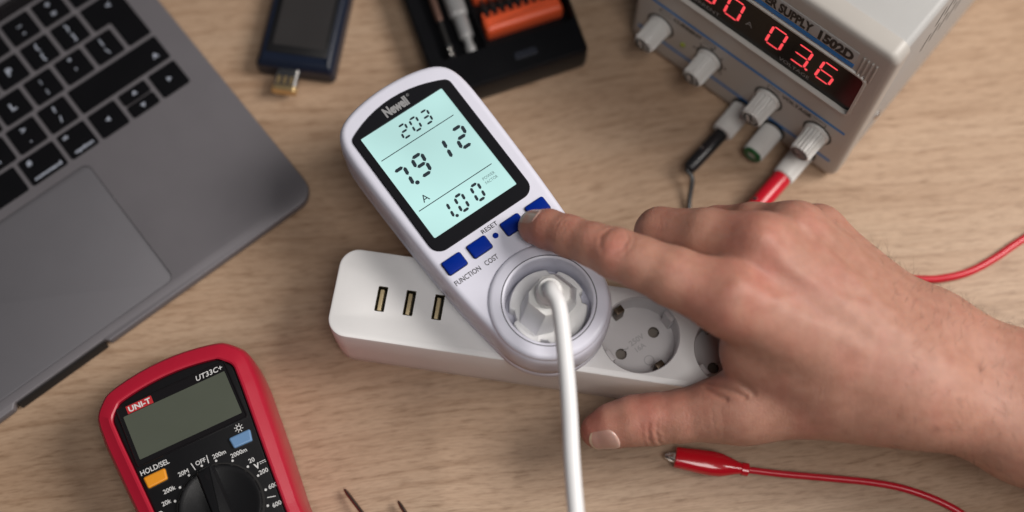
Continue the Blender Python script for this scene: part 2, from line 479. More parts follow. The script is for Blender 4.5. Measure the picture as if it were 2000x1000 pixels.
# ------------------------------------------------------------------ energy meter
def build_meter():
    o = at(1072, 586, 74)
    zs = 44.2
    root = thing('energy_meter', 'white plug-in energy meter with lit screen and blue buttons', 'energy meter', (o.x, o.y, zs), 35.8)
    # the housing outline: arched top, sides drawing in to the round socket end
    right = [(31.2, 16), (32.8, 30), (33.8, 50), (34.6, 80), (35.0, 104), (34.7, 113), (33.6, 120.2), (31.2, 125.2), (27.0, 128.8), (21.0, 131.2), (12.0, 133.0), (4.0, 133.7)]
    low = [(28.8 * math.cos(math.pi + math.pi * i / 24), 28.8 * math.sin(math.pi + math.pi * i / 24)) for i in range(25)]
    raw = low + [(30.0, 8)] + right + [(-x, y) for x, y in reversed(right)] + [(-30.0, 8)]
    # soften
    for _ in range(1):
        raw = [tuple(0.25 * Vector(raw[i - 1]) + 0.5 * Vector(raw[i]) + 0.25 * Vector(raw[(i + 1) % len(raw)])) for i in range(len(raw))]
    fine = []
    for i in range(len(raw)):
        a, b, c, d = [Vector(raw[(i + q) % len(raw)]) for q in (-1, 0, 1, 2)]
        for t_ in (0, 0.5): fine.append(tuple(0.5 * ((2 * b) + (c - a) * t_ + (2 * a - 5 * b + 4 * c - d) * t_ ** 2 + (3 * b - a - 3 * c + d) * t_ ** 3)))
    hole = circ(0, 0, 21.5, 64)
    zt = 28.0
    h = MB().loft(fine, [(3.0, 0), (1.0, 1.0), (0.5, 2.5), (0.4, 8.2), (0.8, 8.6), (0.4, 9.0), (0, 16), (0.1, 21.5), (0.4, 24.4), (1.0, 26.3), (2.0, 27.5), (3.2, 27.95), (4.0, zt)], holes=[hole])
    obj('housing', h, M_meter, root, smooth=50)
    col = MB().lathe([(27.4, 24.0), (27.3, 27.8), (27.0, 28.7), (26.2, 29.5), (25.0, 29.9), (21.6, 30.1), (21.3, 29.7), (21.0, 30.0), (20.2, 29.9), (19.8, 29.4), (19.6, 28.2), (19.4, 12.5), (0.5, 12.5)], 96)
    obj('socket_collar', col, M_meter, root, smooth=50)
    obj('seam', MB().lathe([(21.45, 29.98), (21.1, 29.98)], 96), M_ink, root)
    # bezel
    bz = []
    top = [(27.6 - 55.6 * i / 12, 117.4 + (7.4 * (1 - abs(2 * i / 12 - 1) ** 2.0))) for i in range(13)]
    bzp = rpoly([(-28.2, 46.8), (27.0, 46.8)] + top, [6.0, 6.0] + [4.5] + [3] * 11 + [4.5], 6)
    bzp = [(x - 0.4, y) for x, y in bzp]
    lcd = [(-24.4, 54.2), (21.6, 54.2), (21.6, 115.2), (-24.4, 115.2)]
    lcdh = rpoly(lcd, 0.6, 3)
    bez = obj('bezel', MB().loft(bzp, [(0, zt - 1), (0, zt + 0.5), (0.4, zt + 0.9)], holes=[lcdh]).wall(lcdh, zt - 0.6, zt + 0.9), mat('bezel_black', (0.010, 0.010, 0.012, 1), 0.22), root)
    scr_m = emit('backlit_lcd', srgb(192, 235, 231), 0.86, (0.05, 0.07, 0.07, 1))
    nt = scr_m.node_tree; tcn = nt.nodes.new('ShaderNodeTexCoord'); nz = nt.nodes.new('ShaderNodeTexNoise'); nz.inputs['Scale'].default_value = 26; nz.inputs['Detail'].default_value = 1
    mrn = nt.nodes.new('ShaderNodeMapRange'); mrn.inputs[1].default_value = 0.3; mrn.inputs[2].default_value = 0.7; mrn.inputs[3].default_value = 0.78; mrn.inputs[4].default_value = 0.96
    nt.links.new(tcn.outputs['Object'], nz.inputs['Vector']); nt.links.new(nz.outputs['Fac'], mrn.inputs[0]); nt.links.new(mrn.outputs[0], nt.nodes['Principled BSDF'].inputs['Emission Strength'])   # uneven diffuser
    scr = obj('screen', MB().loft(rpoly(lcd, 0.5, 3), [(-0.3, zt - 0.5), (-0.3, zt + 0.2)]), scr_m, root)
    zl = zt + 0.28
    im = mat('lcd_segment', (0.012, 0.022, 0.032, 1), 0.5)
    g = MB()
    for i, ch in enumerate('203'): digit(g, ch, -5.2 + 6.25 * i, 107.0, 3.7, 6.7, 1.05, zl)
    obj('voltage_digits', g, im, scr, smooth=0)
    g = MB(); digit(g, '7', -19.0, 87.0, 5.3, 10.4, 1.75, zl, dp=True); digit(g, '9', -8.6, 88.0, 5.3, 10.4, 1.75, zl)
    digit(g, '1', 3.2, 87.8, 5.3, 10.4, 1.75, zl); digit(g, '2', 14.8, 88.8, 5.3, 10.4, 1.75, zl)
    obj('current_digits', g, im, scr, smooth=0)
    g = MB(); digit(g, '1', -12.6, 61.6, 4.0, 8.0, 1.35, zl, dp=True); digit(g, '0', -4.2, 61.6, 4.0, 8.0, 1.35, zl); digit(g, '0', 4.8, 61.6, 4.0, 8.0, 1.35, zl)
    obj('power_factor_digits', g, im, scr, smooth=0)
    for yy in (100.4, 69.5): obj('divider_line', MB().flat([(-22.6, yy - .22), (18.2, yy - .22), (18.2, yy + .22), (-22.6, yy + .22)], zl), im, scr, smooth=0)
    text('unit_letter', 'A', 3.7, -16.6, 73.4, zl, im, scr)
    text('lettering', 'POWER', 1.5, 13.6, 65.4, zl, mat('lcd_small_segment', (0.12, 0.2, 0.21, 1), 0.5), scr, wid=6.6)
    text('lettering', 'FACTOR', 1.5, 13.6, 63.0, zl, MATS['lcd_small_segment'], scr, wid=6.6)
    # brand on the bezel
    lm = mat('silver_print', (0.42, 0.42, 0.43, 1), 0.35, metal=0.4)
    text('brand_lettering', 'Newell', 4.7, -1.6, 119.6, zt + 1.0, lm, bez, wid=13.0, bold=0.05)
    text('brand_lettering', '®', 1.4, 6.4, 121.4, zt + 1.0, lm, bez)
    # buttons
    blue = mat('blue_button', (0.0005, 0.018, 0.22, 1), 0.40, bump=0.1, bscale=2500, spec=0.12)
    for bx in (-24.0, -10.2, 8.4, 22.4):
        p = rrect(bx - 5.0, bx + 5.0, 35.6, 42.6, 0.9, 4)
        obj('button_gap', MB().flat(inset(p, -0.35), zt + 0.06), M_ink, root, smooth=0)
        obj('button', MB().loft(p, [(0, zt - 1), (0, zt + 0.9), (0.25, zt + 1.25), (0.8, zt + 1.4)]), blue, root)
    obj('reset_button', MB().lathe([(1.35, zt - .5), (1.35, zt + .3), (1.1, zt + .5), (0.01, zt + .5)], 24, -1.0, 39.4), blue, root)
    zx = zt + 0.07
    text('lettering', 'RESET', 2.1, -1.0, 44.3, zx, M_ink, root, wid=8.6, bold=0.012)
    text('lettering', 'FUNCTION', 2.4, -22.4, 31.0, zx, M_ink, root, wid=13.6, bold=0.012)
    text('lettering', 'COST', 2.4, -9.4, 31.0, zx, M_ink, root, wid=7.0, bold=0.012)
    text('lettering', 'DOWN', 2.4, 22.4, 31.8, zx, M_ink, root, wid=8.4, bold=0.012)
    return root, o, zs


meter, MO, MZ = build_meter()


# ------------------------------------------------------------------ white plug and its cord
def build_plug():
    root = thing('mains_plug', 'white mains plug and cord in the socket of the energy meter', 'plug', (MO.x, MO.y, MZ + 11), 35)
    # disc with notches
    disc = []
    for i in range(144):
        a = 2 * math.pi * i / 144; d = math.degrees(a) % 360
        r = 17.8
        for c in (48, 228):
            q_ = abs((d - c + 180) % 360 - 180); r = min(r, 16.2 + max(0, q_ - 6) * 0.8)
        for c in (160, 340):
            q_ = abs((d - c + 180) % 360 - 180); r = min(r, 15.6 + max(0, q_ - 8) * 0.8)
        disc.append((r * math.cos(a), r * math.sin(a)))
    wp = mat('plug_white', (0.80, 0.80, 0.79, 1), 0.36, bump=0.05, bscale=2500)
    obj('base', MB().loft(disc, [(0, 2.3), (0, 8.5), (0.5, 9.4), (1.2, 9.8)]), wp, root, smooth=30)
    # faceted grip: long octagon narrowing to the neck
    g0 = rpoly([(-14.2, -4.8), (-8.2, -9.4), (8.2, -9.4), (14.2, -4.8), (14.2, 4.8), (8.2, 9.4), (-8.2, 9.4), (-14.2, 4.8)], 0.7, 3)
    g1 = rpoly([(-9.0, -5.0), (-5.0, -8.2), (5.0, -8.2), (9.0, -5.0), (9.0, 5.0), (5.0, 8.2), (-5.0, 8.2), (-9.0, 5.0)], 0.7, 3)
    mb = MB(); n = len(g0); mb.v = [(x, y, 8.6) for x, y in g0] + [(x, y, 12.0) for x, y in g0] + [(x, y, 25) for x, y in g1] + [(x * .94, y * .94, 26.2) for x, y in g1]
    for l in range(3):
        for i in range(n): mb.f.append((l * n + i, l * n + (i + 1) % n, (l + 1) * n + (i + 1) % n, (l + 1) * n + i))
    mb.f.append(tuple(3 * n + i for i in range(n)))
    obj('grip', mb.tf(Matrix.Rotation(R(15), 4, 'Z')), wp, root, smooth=22)
    obj('neck', MB().lathe([(6.6, 25), (6.3, 28.5), (5.6, 29.3), (5.6, 30.0), (6.1, 30.6), (5.9, 33.0), (5.0, 34.4), (3.4, 34.8)], 40), wp, root)
    # cord: rises, bends over towards the viewer and runs off the front of the table
    inv = Matrix.Rotation(R(-35), 4, 'Z')
    W = lambda p: inv @ (Vector(p) - Vector((MO.x, MO.y, MZ + 11)))
    base = Vector((MO.x, MO.y, MZ + 11))
    pts = [base + Vector((0, 0, 31)), base + Vector((0, -0.6, 37)), base + Vector((0.6, -4.0, 41.5)), at(1089, 590, 98), at(1096, 625, 97), at(1106, 720, 95), at(1112, 800, 94), at(1117, 900, 93), at(1125, 1000, 92), at(1136, 1110, 86), at(1150, 1300, 55), Vector((32, -330, 12)), Vector((40, -405, 4)), Vector((44, -450, -40)), Vector((46, -470, -160))]
    cm = mat('cord_white', (0.74, 0.74, 0.75, 1), 0.42, bump=0.05, bscale=2500)
    obj('cord', MB().tube([W(q) for q in spline(pts, 10)], 3.45, 24), cm, root)


build_plug()


# ------------------------------------------------------------------ power strip
def build_strip():
    o = at(655, 645, 44)
    root = thing('power_strip', 'white power strip with USB ports and round sockets', 'power strip', (o.x, o.y, 0), -8.7)
    x0, x1, y0, y1, zt = -4.8, 214.0, -2.6, 41.6, 44.0
    out = rrect(x0, x1, y0, y1, 9.5, 10)
    socks = [(96.8, 19.8), (140.6, 19.4), (184.4, 19.2)]
    ports = [(18.3, 18.3), (31.8, 18.3), (45.4, 18.3)]
    holes = [circ(x, y, 18.6, 64) for x, y in socks] + [rrect(x - 2.3, x + 2.3, y - 6.2, y + 6.2, 0.4, 2) for x, y in ports]
    b = MB().loft(out, [(2.2, 0), (1.2, 0.6), (0.9, 2.0), (0.2, 12), (0, 24), (0, zt - 1.6), (0.4, zt - 0.5), (1.4, zt)], holes=holes)
    obj('body', b, M_white, root, smooth=40)
    brass = mat('contact_tongue', (0.55, 0.44, 0.26, 1), 0.35, metal=0.2)
    rim = mat('port_rim', (0.10, 0.085, 0.05, 1), 0.35, metal=0.8)
    for x, y in ports:
        h = rrect(x - 2.3, x + 2.3, y - 6.2, y + 6.2, 0.4, 2)
        h2 = rrect(x - 1.95, x + 1.95, y - 5.85, y + 5.85, 0.3, 2)
        p = obj('usb_port', MB().ringflat(h, h2, zt - 0.15).wall(h2, zt - 9, zt - 0.15, floor=True).wall(h, zt - .15, zt), rim, root)
        obj('port_hollow', MB().loft(inset(h2, 0.25), [(0, zt - 8.8), (0, zt - 5.5)]), M_dark, p)
        obj('contact_tongue', MB().box(x - 1.2, x + 0.5, y - 5.4, y + 5.0, zt - 8, zt - 1.1, 0.15), brass, p)
    inner = mat('socket_insert', (0.60, 0.58, 0.59, 1), 0.33, var=0.05)
    clipm = mat('earth_clip', (0.09, 0.065, 0.045, 1), 0.35, metal=0.7)
    for k, (x, y) in enumerate(socks):
        s = MB().lathe([(18.6, zt), (18.5, zt - 0.3), (18.1, zt - 0.7), (17.8, zt - 14.5)], 64, x, y)
        pin = [(x + 9.5 * math.cos(R(43 + q)), y + 9.5 * math.sin(R(43 + q))) for q in (0, 180)]
        fl = circ(x, y, 17.8, 64); ph = [circ(a, c, 2.7, 24) for a, c in pin]
        s.loft(fl, [(0, zt - 14.6), (0, zt - 14.5)], holes=ph, bottom=False)
        so = obj('socket', s, inner, root)
        for a, c in pin: obj('pin_hole', MB().wall(circ(a, c, 2.7, 24), zt - 17.5, zt - 14.5, floor=True), mat('pin_shutter', (0.17, 0.145, 0.125, 1), 0.5), so)
        for q in (133, 313):
            M = Matrix.Translation((x, y, 0)) @ Matrix.Rotation(R(q), 4, 'Z')
            obj('earth_clip', MB().box(14.4, 17.9, -2.2, 2.2, zt - 14.4, zt - 4.0, 0.4).tf(M), clipm, so)
        for q in (43, 223):
            M = Matrix.Translation((x, y, 0)) @ Matrix.Rotation(R(q), 4, 'Z')
            obj('guide_rib', MB().box(15.8, 18.2, -2.8, 2.8, zt - 14.4, zt - 1.2, 0.3).tf(M), inner, so)
        gm = mat('moulded_mark', (0.42, 0.41, 0.42, 1), 0.4)
        text('moulded_lettering', '250V', 2.6, x - 0.6, y + 1.6, zt - 14.42, gm, so, rot=43, bold=0.02)
        text('moulded_lettering', '16A', 2.4, x + 1.6, y - 1.8, zt - 14.42, gm, so, rot=43, bold=0.02)
        text('moulded_lettering', '~', 3.2, x - 5.2, y - 3.4, zt - 14.42, gm, so, rot=43, bold=0.03)
        obj('moulded_ring', MB().ringflat(circ(x + 6.5, y - 7.5, 2.5, 32), circ(x + 6.5, y - 7.5, 2.05, 32), zt - 14.42), gm, so, smooth=0)


build_strip()


# ------------------------------------------------------------------ multimeter
def build_multimeter():
    a = R(26); o = at(313, 729, 42) + Vector((1.9 * math.cos(a), 1.9 * math.sin(a), 0))
    root = thing('multimeter', 'red and black digital multimeter with dial at the bottom edge', 'multimeter', (o.x, o.y, 0), 26)
    top = [(36.4 - 72.8 * i / 12, 2.6 + 6.6 * (1 - abs(2 * i / 12 - 1) ** 2.0)) for i in range(13)]
    outp = [(-34.0, -132), (34.0, -132), (34.2, -100), (33.8, -80), (36.6, -50), (38.6, -20), (38.4, -4)] + top[1:-1] + [(-38.4, -4), (-38.6, -20), (-36.6, -50), (-33.8, -80), (-34.2, -100)]
    out = rpoly(outp, [9, 9, 20, 30, 60, 30, 9] + [8] + [12] * 9 + [8] + [9, 30, 60, 30, 20], 5)
    for _ in range(6): out = [tuple(0.25 * Vector(out[i - 1]) + 0.5 * Vector(out[i]) + 0.25 * Vector(out[(i + 1) % len(out)])) for i in range(len(out))]
    pass
    inp = [(-25.4, -122), (25.4, -122), (25.6, -100), (26.0, -82), (27.6, -52), (29.4, -22), (29.8, -10)]
    itop = [(29.0 - 58.0 * i / 12, -5.6 + 4.2 * (1 - abs(2 * i / 12 - 1) ** 2.0)) for i in range(13)]
    inp = inp + itop[1:-1] + [(-x, y) for x, y in reversed(inp[2:])]
    inn = rpoly(inp, [6, 6, 20, 30, 60, 30, 6] + [4] + [4] * 9 + [4] + [6, 30, 60, 30, 20], 5)
    assert len(inn) == len(out)
    blend = lambda k: [(a_[0] * (1 - k) + b_[0] * k, a_[1] * (1 - k) + b_[1] * k) for a_, b_ in zip(out, inn)]
    hol = MB(); n_ = len(out)
    for k, z_ in ((0.35, 0), (0.12, 1.5), (0, 6), (0, 24), (0.03, 31), (0.14, 36.0), (0.26, 38.4), (0.32, 38.9), (0.36, 39.0), (0.82, 41.0), (0.93, 41.0), (1.0, 40.5), (1.0, 36.0)): hol.v += [(x, y, z_) for x, y in blend(k)]
    for l in range(12):
        for i in range(n_): hol.f.append((l * n_ + i, l * n_ + (i + 1) % n_, (l + 1) * n_ + (i + 1) % n_, (l + 1) * n_ + i))
    hol.f.append(tuple(range(n_))); hol.f.append(tuple(12 * n_ + i for i in range(n_)))
    obj('holster', hol, M_red, root, smooth=24)
    f = inset(inn, 0.15)
    face = obj('face', MB().loft(f, [(0, 35.5), (0, 38.9), (0.5, 39.5), (1.1, 39.7)]), M_black, root, smooth=40)
    zf = 39.7
    # display window
    win = rpoly([(-26.8, -36.3), (26.8, -36.3), (26.8, -6.4), (-26.8, -6.4)], 1.2, 4)
    wn = obj('display_window', MB().loft(win, [(0, zf - 1), (0, zf + 0.5), (0.25, zf + 0.8), (0.5, zf + 0.8), (0.8, zf + 0.4)]), M_gloss, root)
    lc = rrect(-24.7, 24.9, -33.2, -11.4, 0.4, 2)
    obj('lcd', MB().loft(lc, [(0, zf), (0, zf + 0.55)]), mat('lcd_grey_green', (0.078, 0.088, 0.068, 1), 0.30, bump=0.03, bscale=4000), wn)
    zl = zf + 0.5
    tag_ = obj('brand_badge', MB().flat([(-22.2, -11.1), (-9.8, -11.1), (-9.8, -7.3), (-22.2, -7.3)], zf + 0.47), mat('badge_red', (0.42, 0.02, 0.025, 1), 0.45), wn, smooth=0)
    text('brand_lettering', 'UNI-T', 2.5, -16.0, -9.2, zf + 0.53, M_print, wn, wid=10.6, bold=0.03)
    text('model_lettering', 'UT33C+', 2.4, 18.2, -9.1, zf + 0.5, M_print, wn, wid=13.0, bold=0.012, shear=0.18)
    # buttons
    def skewed(cx, cy, col, flip):
        p = [(cx - 4.6, cy - 2.6), (cx + 4.2, cy - 2.9), (cx + 5.2, cy + 2.7), (cx - 5.2, cy + 2.7)] if flip else [(cx - 4.8, cy - 2.9), (cx + 4.6, cy - 2.6), (cx + 5.2, cy + 2.7), (cx - 5.2, cy + 2.7)]
        obj('button', MB().loft(rpoly(p, 0.8, 4), [(0, zf - .5), (0, zf + 1.0), (.3, zf + 1.35), (.7, zf + 1.5)]), col, root, smooth=8)
        obj('button_gap', MB().flat(inset(rpoly(p, 0.8, 4), -0.45), zf + 0.06), M_dark, root, smooth=0)
    skewed(20.2, -44.6, mat('blue_grey_button', (0.13, 0.25, 0.44, 1), 0.42, bump=.1), True)
    skewed(-21.0, -44.4, mat('orange_button', (0.72, 0.27, 0.012, 1), 0.42, bump=.1), False)
    zx = zf + 0.07
    text('lettering', 'HOLD/SEL', 2.3, -19.9, -39.2, zx, M_print, root, wid=13.6, bold=0.012)
    # lamp symbol: small sun with rays
    g = MB(); sx, sy = 20.9, -39.1
    g.ringflat(circ(sx, sy, 1.15, 20), circ(sx, sy, 0.75, 20), zx)
    for i in range(8):
        q = R(45 * i + 22); u = Vector((math.cos(q), math.sin(q))); v = Vector((-u.y, u.x)) * 0.18
        g.flat([tuple(Vector((sx, sy)) + u * 1.45 - v), tuple(Vector((sx, sy)) + u * 2.1 - v), tuple(Vector((sx, sy)) + u * 2.1 + v), tuple(Vector((sx, sy)) + u * 1.45 + v)], zx)
    obj('lamp_symbol', g, M_print, root, smooth=0)
    # dial
    dx, dy, dr = 0.5, -68.8, 18.8
    obj('dial_groove', MB().ringflat(circ(dx, dy, dr + 0.9, 64), circ(dx, dy, dr - 0.5, 64), zf + 0.05), M_dark, root, smooth=0)
    dial = obj('dial', MB().lathe([(dr, zf - 1), (dr, zf + 1.6), (dr - .5, zf + 2.3), (dr - 1.4, zf + 2.5), (dr - 2.6, zf + 1.9), (0.2, zf + 1.7)], 72, dx, dy), M_black, root, smooth=40)
    bar = rpoly([(-4.3, -dr + .6), (4.3, -dr + .6), (3.6, dr - .6), (-3.6, dr - .6)], 1.0, 4)
    M = Matrix.Translation((dx, dy, 0)) @ Matrix.Rotation(R(0.5), 4, 'Z')
    obj('pointer_ridge', MB().loft(bar, [(-0.9, zf + 1.5), (0, zf + 4.6), (.5, zf + 5.3), (1.3, zf + 5.5)]).tf(M), M_black, dial, smooth=30)
    obj('pointer_mark', MB().loft(rrect(-.7, .7, dr - 6.5, dr - 3.6, 0.6, 4), [(0, zf + 5.4), (0, zf + 5.65)]).tf(M), M_gloss, dial)
    marks = [(93, 'OFF', -0.4, -45.9), (74.5, '200m', 8.4, -46.4), (54, '2000m', 16.6, -49.7), (33, '20', 20.6, -55.4), (15.5, '200', 23.6, -62.4), (-5, '600', 24.9, -70.2), (-25, '600', 23.4, -78.6), (-43, '200', 20.0, -86.0),
             (112, '20M', -9.2, -47.2), (130, '200k', -17.6, -51.6), (147.5, '20k', -20.8, -56.4), (166, '2000', -23.4, -63.4), (184, '200', -23.0, -71.0)]
    for ang, s, tx, ty in marks:
        r = 20.9; x = dx + r * math.cos(R(ang)); y = dy + r * math.sin(R(ang))
        obj('range_dot', MB().flat(circ(x, y, 0.55, 16), zx), M_print, root, smooth=0)
        text('range_lettering', s, 1.95, tx, ty, zx, M_print, root, bold=0.012)
    for ang in (102, 84, -15):
        u = Vector((math.cos(R(ang)), math.sin(R(ang)))); v = Vector((-u.y, u.x)) * 0.2; c = Vector((dx, dy))
        obj('range_divider', MB().flat([tuple(c + u * 20.8 - v), tuple(c + u * 24.6 - v), tuple(c + u * 24.6 + v), tuple(c + u * 20.8 + v)], zx), M_print, root, smooth=0)
    text('lettering', 'V', 2.4, 21.8, -58.9, zx, M_print, root, bold=0.04)
    g = MB(); g.flat([(23.4, -58.0), (26.3, -58.0), (26.3, -57.7), (23.4, -57.7)], zx)
    for q in range(3): g.flat([(23.4 + 1.1 * q, -58.8), (24.1 + 1.1 * q, -58.8), (24.1 + 1.1 * q, -58.5), (23.4 + 1.1 * q, -58.5)], zx)
    obj('direct_current_symbol', g, M_print, root, smooth=0)
    text('lettering', 'Ω', 2.6, -25.0, -60.4, zx, M_print, root, bold=0.02)


build_multimeter()


# ------------------------------------------------------------------ bench power supply
def build_psu():
    o = at(1622, 354, 0)
    root = thing('bench_power_supply', 'pale grey bench power supply with red digits and four knobs', 'power supply', (o.x, o.y, 0), -40)
    Wd, Ht, Dp = 134.0, 127.0, 215.0
    cream = mat('powder_coat', (0.43, 0.425, 0.415, 1), 0.45, bump=0.15, bscale=3500)
    panel = mat('panel_grey', (0.41, 0.385, 0.355, 1), 0.42, bump=0.08, bscale=2500)
    bluem = mat('blue_stripe', (0.003, 0.17, 0.50, 1), 0.45)
    # shell
    sh = rrect(-Wd + 1.2, -1.2, 5, Ht, 3.5, 6)
    obj('shell', MB().loft(sh, [(0.5, -Dp), (0, -Dp + 2), (0, -11.0), (0.4, -10.4)]).tf(PANEL), cream, root)
    for x in (-Wd + 18, -18):
        for y in (22, Dp - 25): obj('foot', MB().lathe([(6, 0), (7, 0.8), (7, 5.2)], 24, x, y, True), M_black, root)
    # front moulding with an opening for the display window
    fr = rrect(-Wd, 0, 2.0, Ht + 0.8, 6.0, 8)
    win = rrect(-Wd + 9, -10.0, 66.5, 100.0, 2.0, 4)
    win2 = inset(win, -2.0)
    front = obj('front_panel', MB().loft(fr, [(0, -10.4), (0, -3.0), (0.7, -1.2), (2.2, -0.2), (4.0, 0.0)], holes=[win2]).tf(PANEL), panel, root, smooth=40)
    rimm = mat('window_rim', (0.46, 0.44, 0.41, 1), 0.4)
    rim = MB(); n = len(win); rim.v = [(x, y, 0.0) for x, y in win2] + [(x, y, 1.0) for x, y in inset(win2, .5)] + [(x, y, 1.0) for x, y in inset(win, -.5)] + [(x, y, -2.0) for x, y in win]
    for l in range(3):
        for i in range(n): rim.f.append((l * n + i, l * n + (i + 1) % n, (l + 1) * n + (i + 1) % n, (l + 1) * n + i))
    obj('window_rim', rim.tf(PANEL), rimm, root, smooth=40)
    wnd = obj('display_window', MB().loft(inset(win, -0.2), [(0, -3), (0, -1.4)]).tf(PANEL), mat('smoked_window', (0.006, 0.005, 0.005, 1), 0.22, spec=0.22), root)
    led = emit('red_led', srgb(255, 74, 82), 1.0, (0.1, 0.01, 0.01, 1))
    wz = -1.32
    for cx, chars in ((-41.5, '036'), (-95.0, '000')):
        for i, ch in enumerate(chars):
            g = MB(); digit(g, ch, cx + (i - 1) * 14.4, 84.0, 7.8, 15.6, 1.4, wz, slant=0.10, gap=0.35, dp=(i == 1 and cx > -60), flat=0.85)
            obj('led_digit', g.tf(PANEL), led, wnd, smooth=0)
    wm = mat('window_print', (0.26, 0.26, 0.26, 1), 0.6)
    text('lettering', 'VOLTAGE', 2.6, -42.5, 71.0, wz, wm, wnd, wid=17.5, M=PANEL)
    text('lettering', 'CURRENT', 2.6, -96.5, 71.0, wz, wm, wnd, wid=19, M=PANEL)
    text('lettering', 'A', 4.0, -71.0, 80.5, wz, wm, wnd, M=PANEL)
    # name plate above the window
    plate = obj('name_plate', MB().loft(rrect(-Wd + 9, -17.0, 106.6, 116.2, 0.8, 3), [(0, -0.5), (0, 0.35), (0.3, 0.5)]).tf(PANEL), mat('plate_grey', (0.34, 0.33, 0.32, 1), 0.4), root)
    obj('blue_line', MB().loft(rrect(-Wd + 9, -17.2, 103.4, 106.2, 0.3, 2), [(0, -0.5), (0, 0.45)]).tf(PANEL), bluem, root)
    blk = mat('black_print', (0.006, 0.006, 0.006, 1), 0.5)
    text('plate_lettering', 'DC POWER SUPPLY', 6.4, -65.0, 111.2, 0.58, blk, plate, wid=48, bold=0.05, M=PANEL)
    text('plate_lettering', '1502D', 6.4, -28.2, 111.2, 0.58, blk, plate, wid=18.8, bold=0.06, M=PANEL)
    for i in range(4):
        x = -14.2 + 2.2 * i
        obj('grip_rib', MB().loft(rrect(x - .55, x + .55, 101.0, 115.8, .5, 3), [(0, -0.5), (0, 0.5), (.3, .9)]).tf(PANEL), panel, root)
    # blue stripes on the lower panel, with rounded ends dropping down
    for zc in (49.0, 17.6): obj('blue_stripe', MB().flat([(-Wd + 4.2, zc - 1.1), (-5.5, zc - 1.1), (-5.5, zc + 1.1), (-Wd + 4.2, zc + 1.1)], 0.08).tf(PANEL), bluem, root, smooth=0)
    text('lettering', 'VOLTAGE', 2.8, -33.2, 44.4, 0.08, blk, root, wid=18, bold=0.045, M=PANEL)
    text('lettering', 'CURRENT', 2.8, -101.0, 44.4, 0.08, blk, root, wid=18, bold=0.045, M=PANEL)
    for cx in (-33.2, -101.0):
        for s in (-1, 1):
            g = MB(); a, b = cx + s * 10.0, cx + s * 17.5
            lo, hi = min(a, b), max(a, b)
            g.flat([(lo, 45.6), (hi, 45.6), (hi, 46.1), (lo, 46.1)], .08); g.flat([(lo, 42.6), (hi, 42.6), (hi, 43.1), (lo, 43.1)], .08)
            g.flat([(b - .25, 43.1), (b + .25, 43.1), (b + .25, 45.6), (b - .25, 45.6)], .08)
            obj('bracket_mark', g.tf(PANEL), blk, root, smooth=0)
    # knobs
    kn = mat('knob_ivory', (0.62, 0.61, 0.59, 1), 0.36)
    prof = []
    for i in range(120):
        a = 2 * math.pi * i / 120; prof.append(((5.7 + 0.5 * (1 if math.cos(18 * a) > 0 else -1)) * math.cos(a), (5.7 + 0.5 * (1 if math.cos(18 * a) > 0 else -1)) * math.sin(a)))
    for kx, kz in ((-116.5, 31.0), (-85.0, 32.0), (-48.0, 34.0), (-18.0, 34.5)):
        T = Matrix.Translation((kx, kz, 0))
        obj('knob_ring', MB().ringflat(circ(0, 0, 8.4, 40), circ(0, 0, 7.3, 40), 0.09).tf(PANEL @ T), blk, root, smooth=0)
        k = obj('knob', MB().loft(prof, [(0, 0.6), (0, 2), (0.35, 14.0), (0.8, 15.0), (1.7, 15.4)]).tf(PANEL @ T), kn, root, smooth=28)
        obj('knob_skirt', MB().lathe([(7.0, 0.3), (6.9, 1.4), (5.7, 2.0)], 40).tf(PANEL @ T), kn, k)
        for q in range(-3, 4):
            a = R(90 + q * 42); g = MB().flat(circ(9.9 * math.cos(a), 9.9 * math.sin(a), 0.8, 10), 0.085)
            if kx < -80 and kx > -100: obj('scale_dot', g.tf(PANEL @ T), blk, root, smooth=0)
    obj('indicator_lamp', MB().lathe([(1.5, -.2), (1.5, .6), (.9, 1.1), (.1, 1.2)], 20).tf(PANEL @ Matrix.Translation((-101.5, 28, 0))), mat('yellow_green_lens', (0.25, 0.30, 0.03, 1), 0.3), root)
    # binding posts
    for px_, colr in ((-58.5, None), (-39.0, (0.002, 0.08, 0.02, 1)), (-19.5, None)):
        T = Matrix.Translation((px_, 10.6, 0))
        rib = []
        for i in range(96):
            a = 2 * math.pi * i / 96; r = 5.75 + 0.2 * (1 if math.cos(24 * a) > 0 else -1); rib.append((r * math.cos(a), r * math.sin(a)))
        p = obj('binding_post', MB().loft(rib, [(0.6, 1.0), (0, 1.8), (0.25, 18.6), (0.9, 19.4)]).tf(PANEL @ T), mat('post_grey', (0.58, 0.57, 0.55, 1), 0.42), root, smooth=28)
        obj('post_collar', MB().lathe([(6.8, 0.1), (6.8, 1.0), (5, 1.2)], 32).tf(PANEL @ T), M_black, p)
        if colr: obj('post_end_ring', MB().lathe([(5.3, 18.6), (5.2, 19.8), (4.6, 20.2), (2.6, 20.2), (2.4, 18.5), (0.2, 18.5)], 40).tf(PANEL @ T), mat('green_end', colr, 0.4), p)
    # side screws and vent slots (right side, facing +x)
    SIDE = Matrix(((0, 0, 1, -1.2), (1, 0, 0, 0), (0, 1, 0, 0), (0, 0, 0, 1)))
    for y, z in ((30, 30), (Dp - 20, 30)):
        s = obj('screw', MB().lathe([(3.0, 0), (3.0, .5), (2.4, 1.1), (.2, 1.3)], 24).tf(SIDE @ Matrix.Translation((y, z, 0))), M_steel, root)
    slot = mat('slot_dark', (0.02, 0.018, 0.016, 1), 0.7)
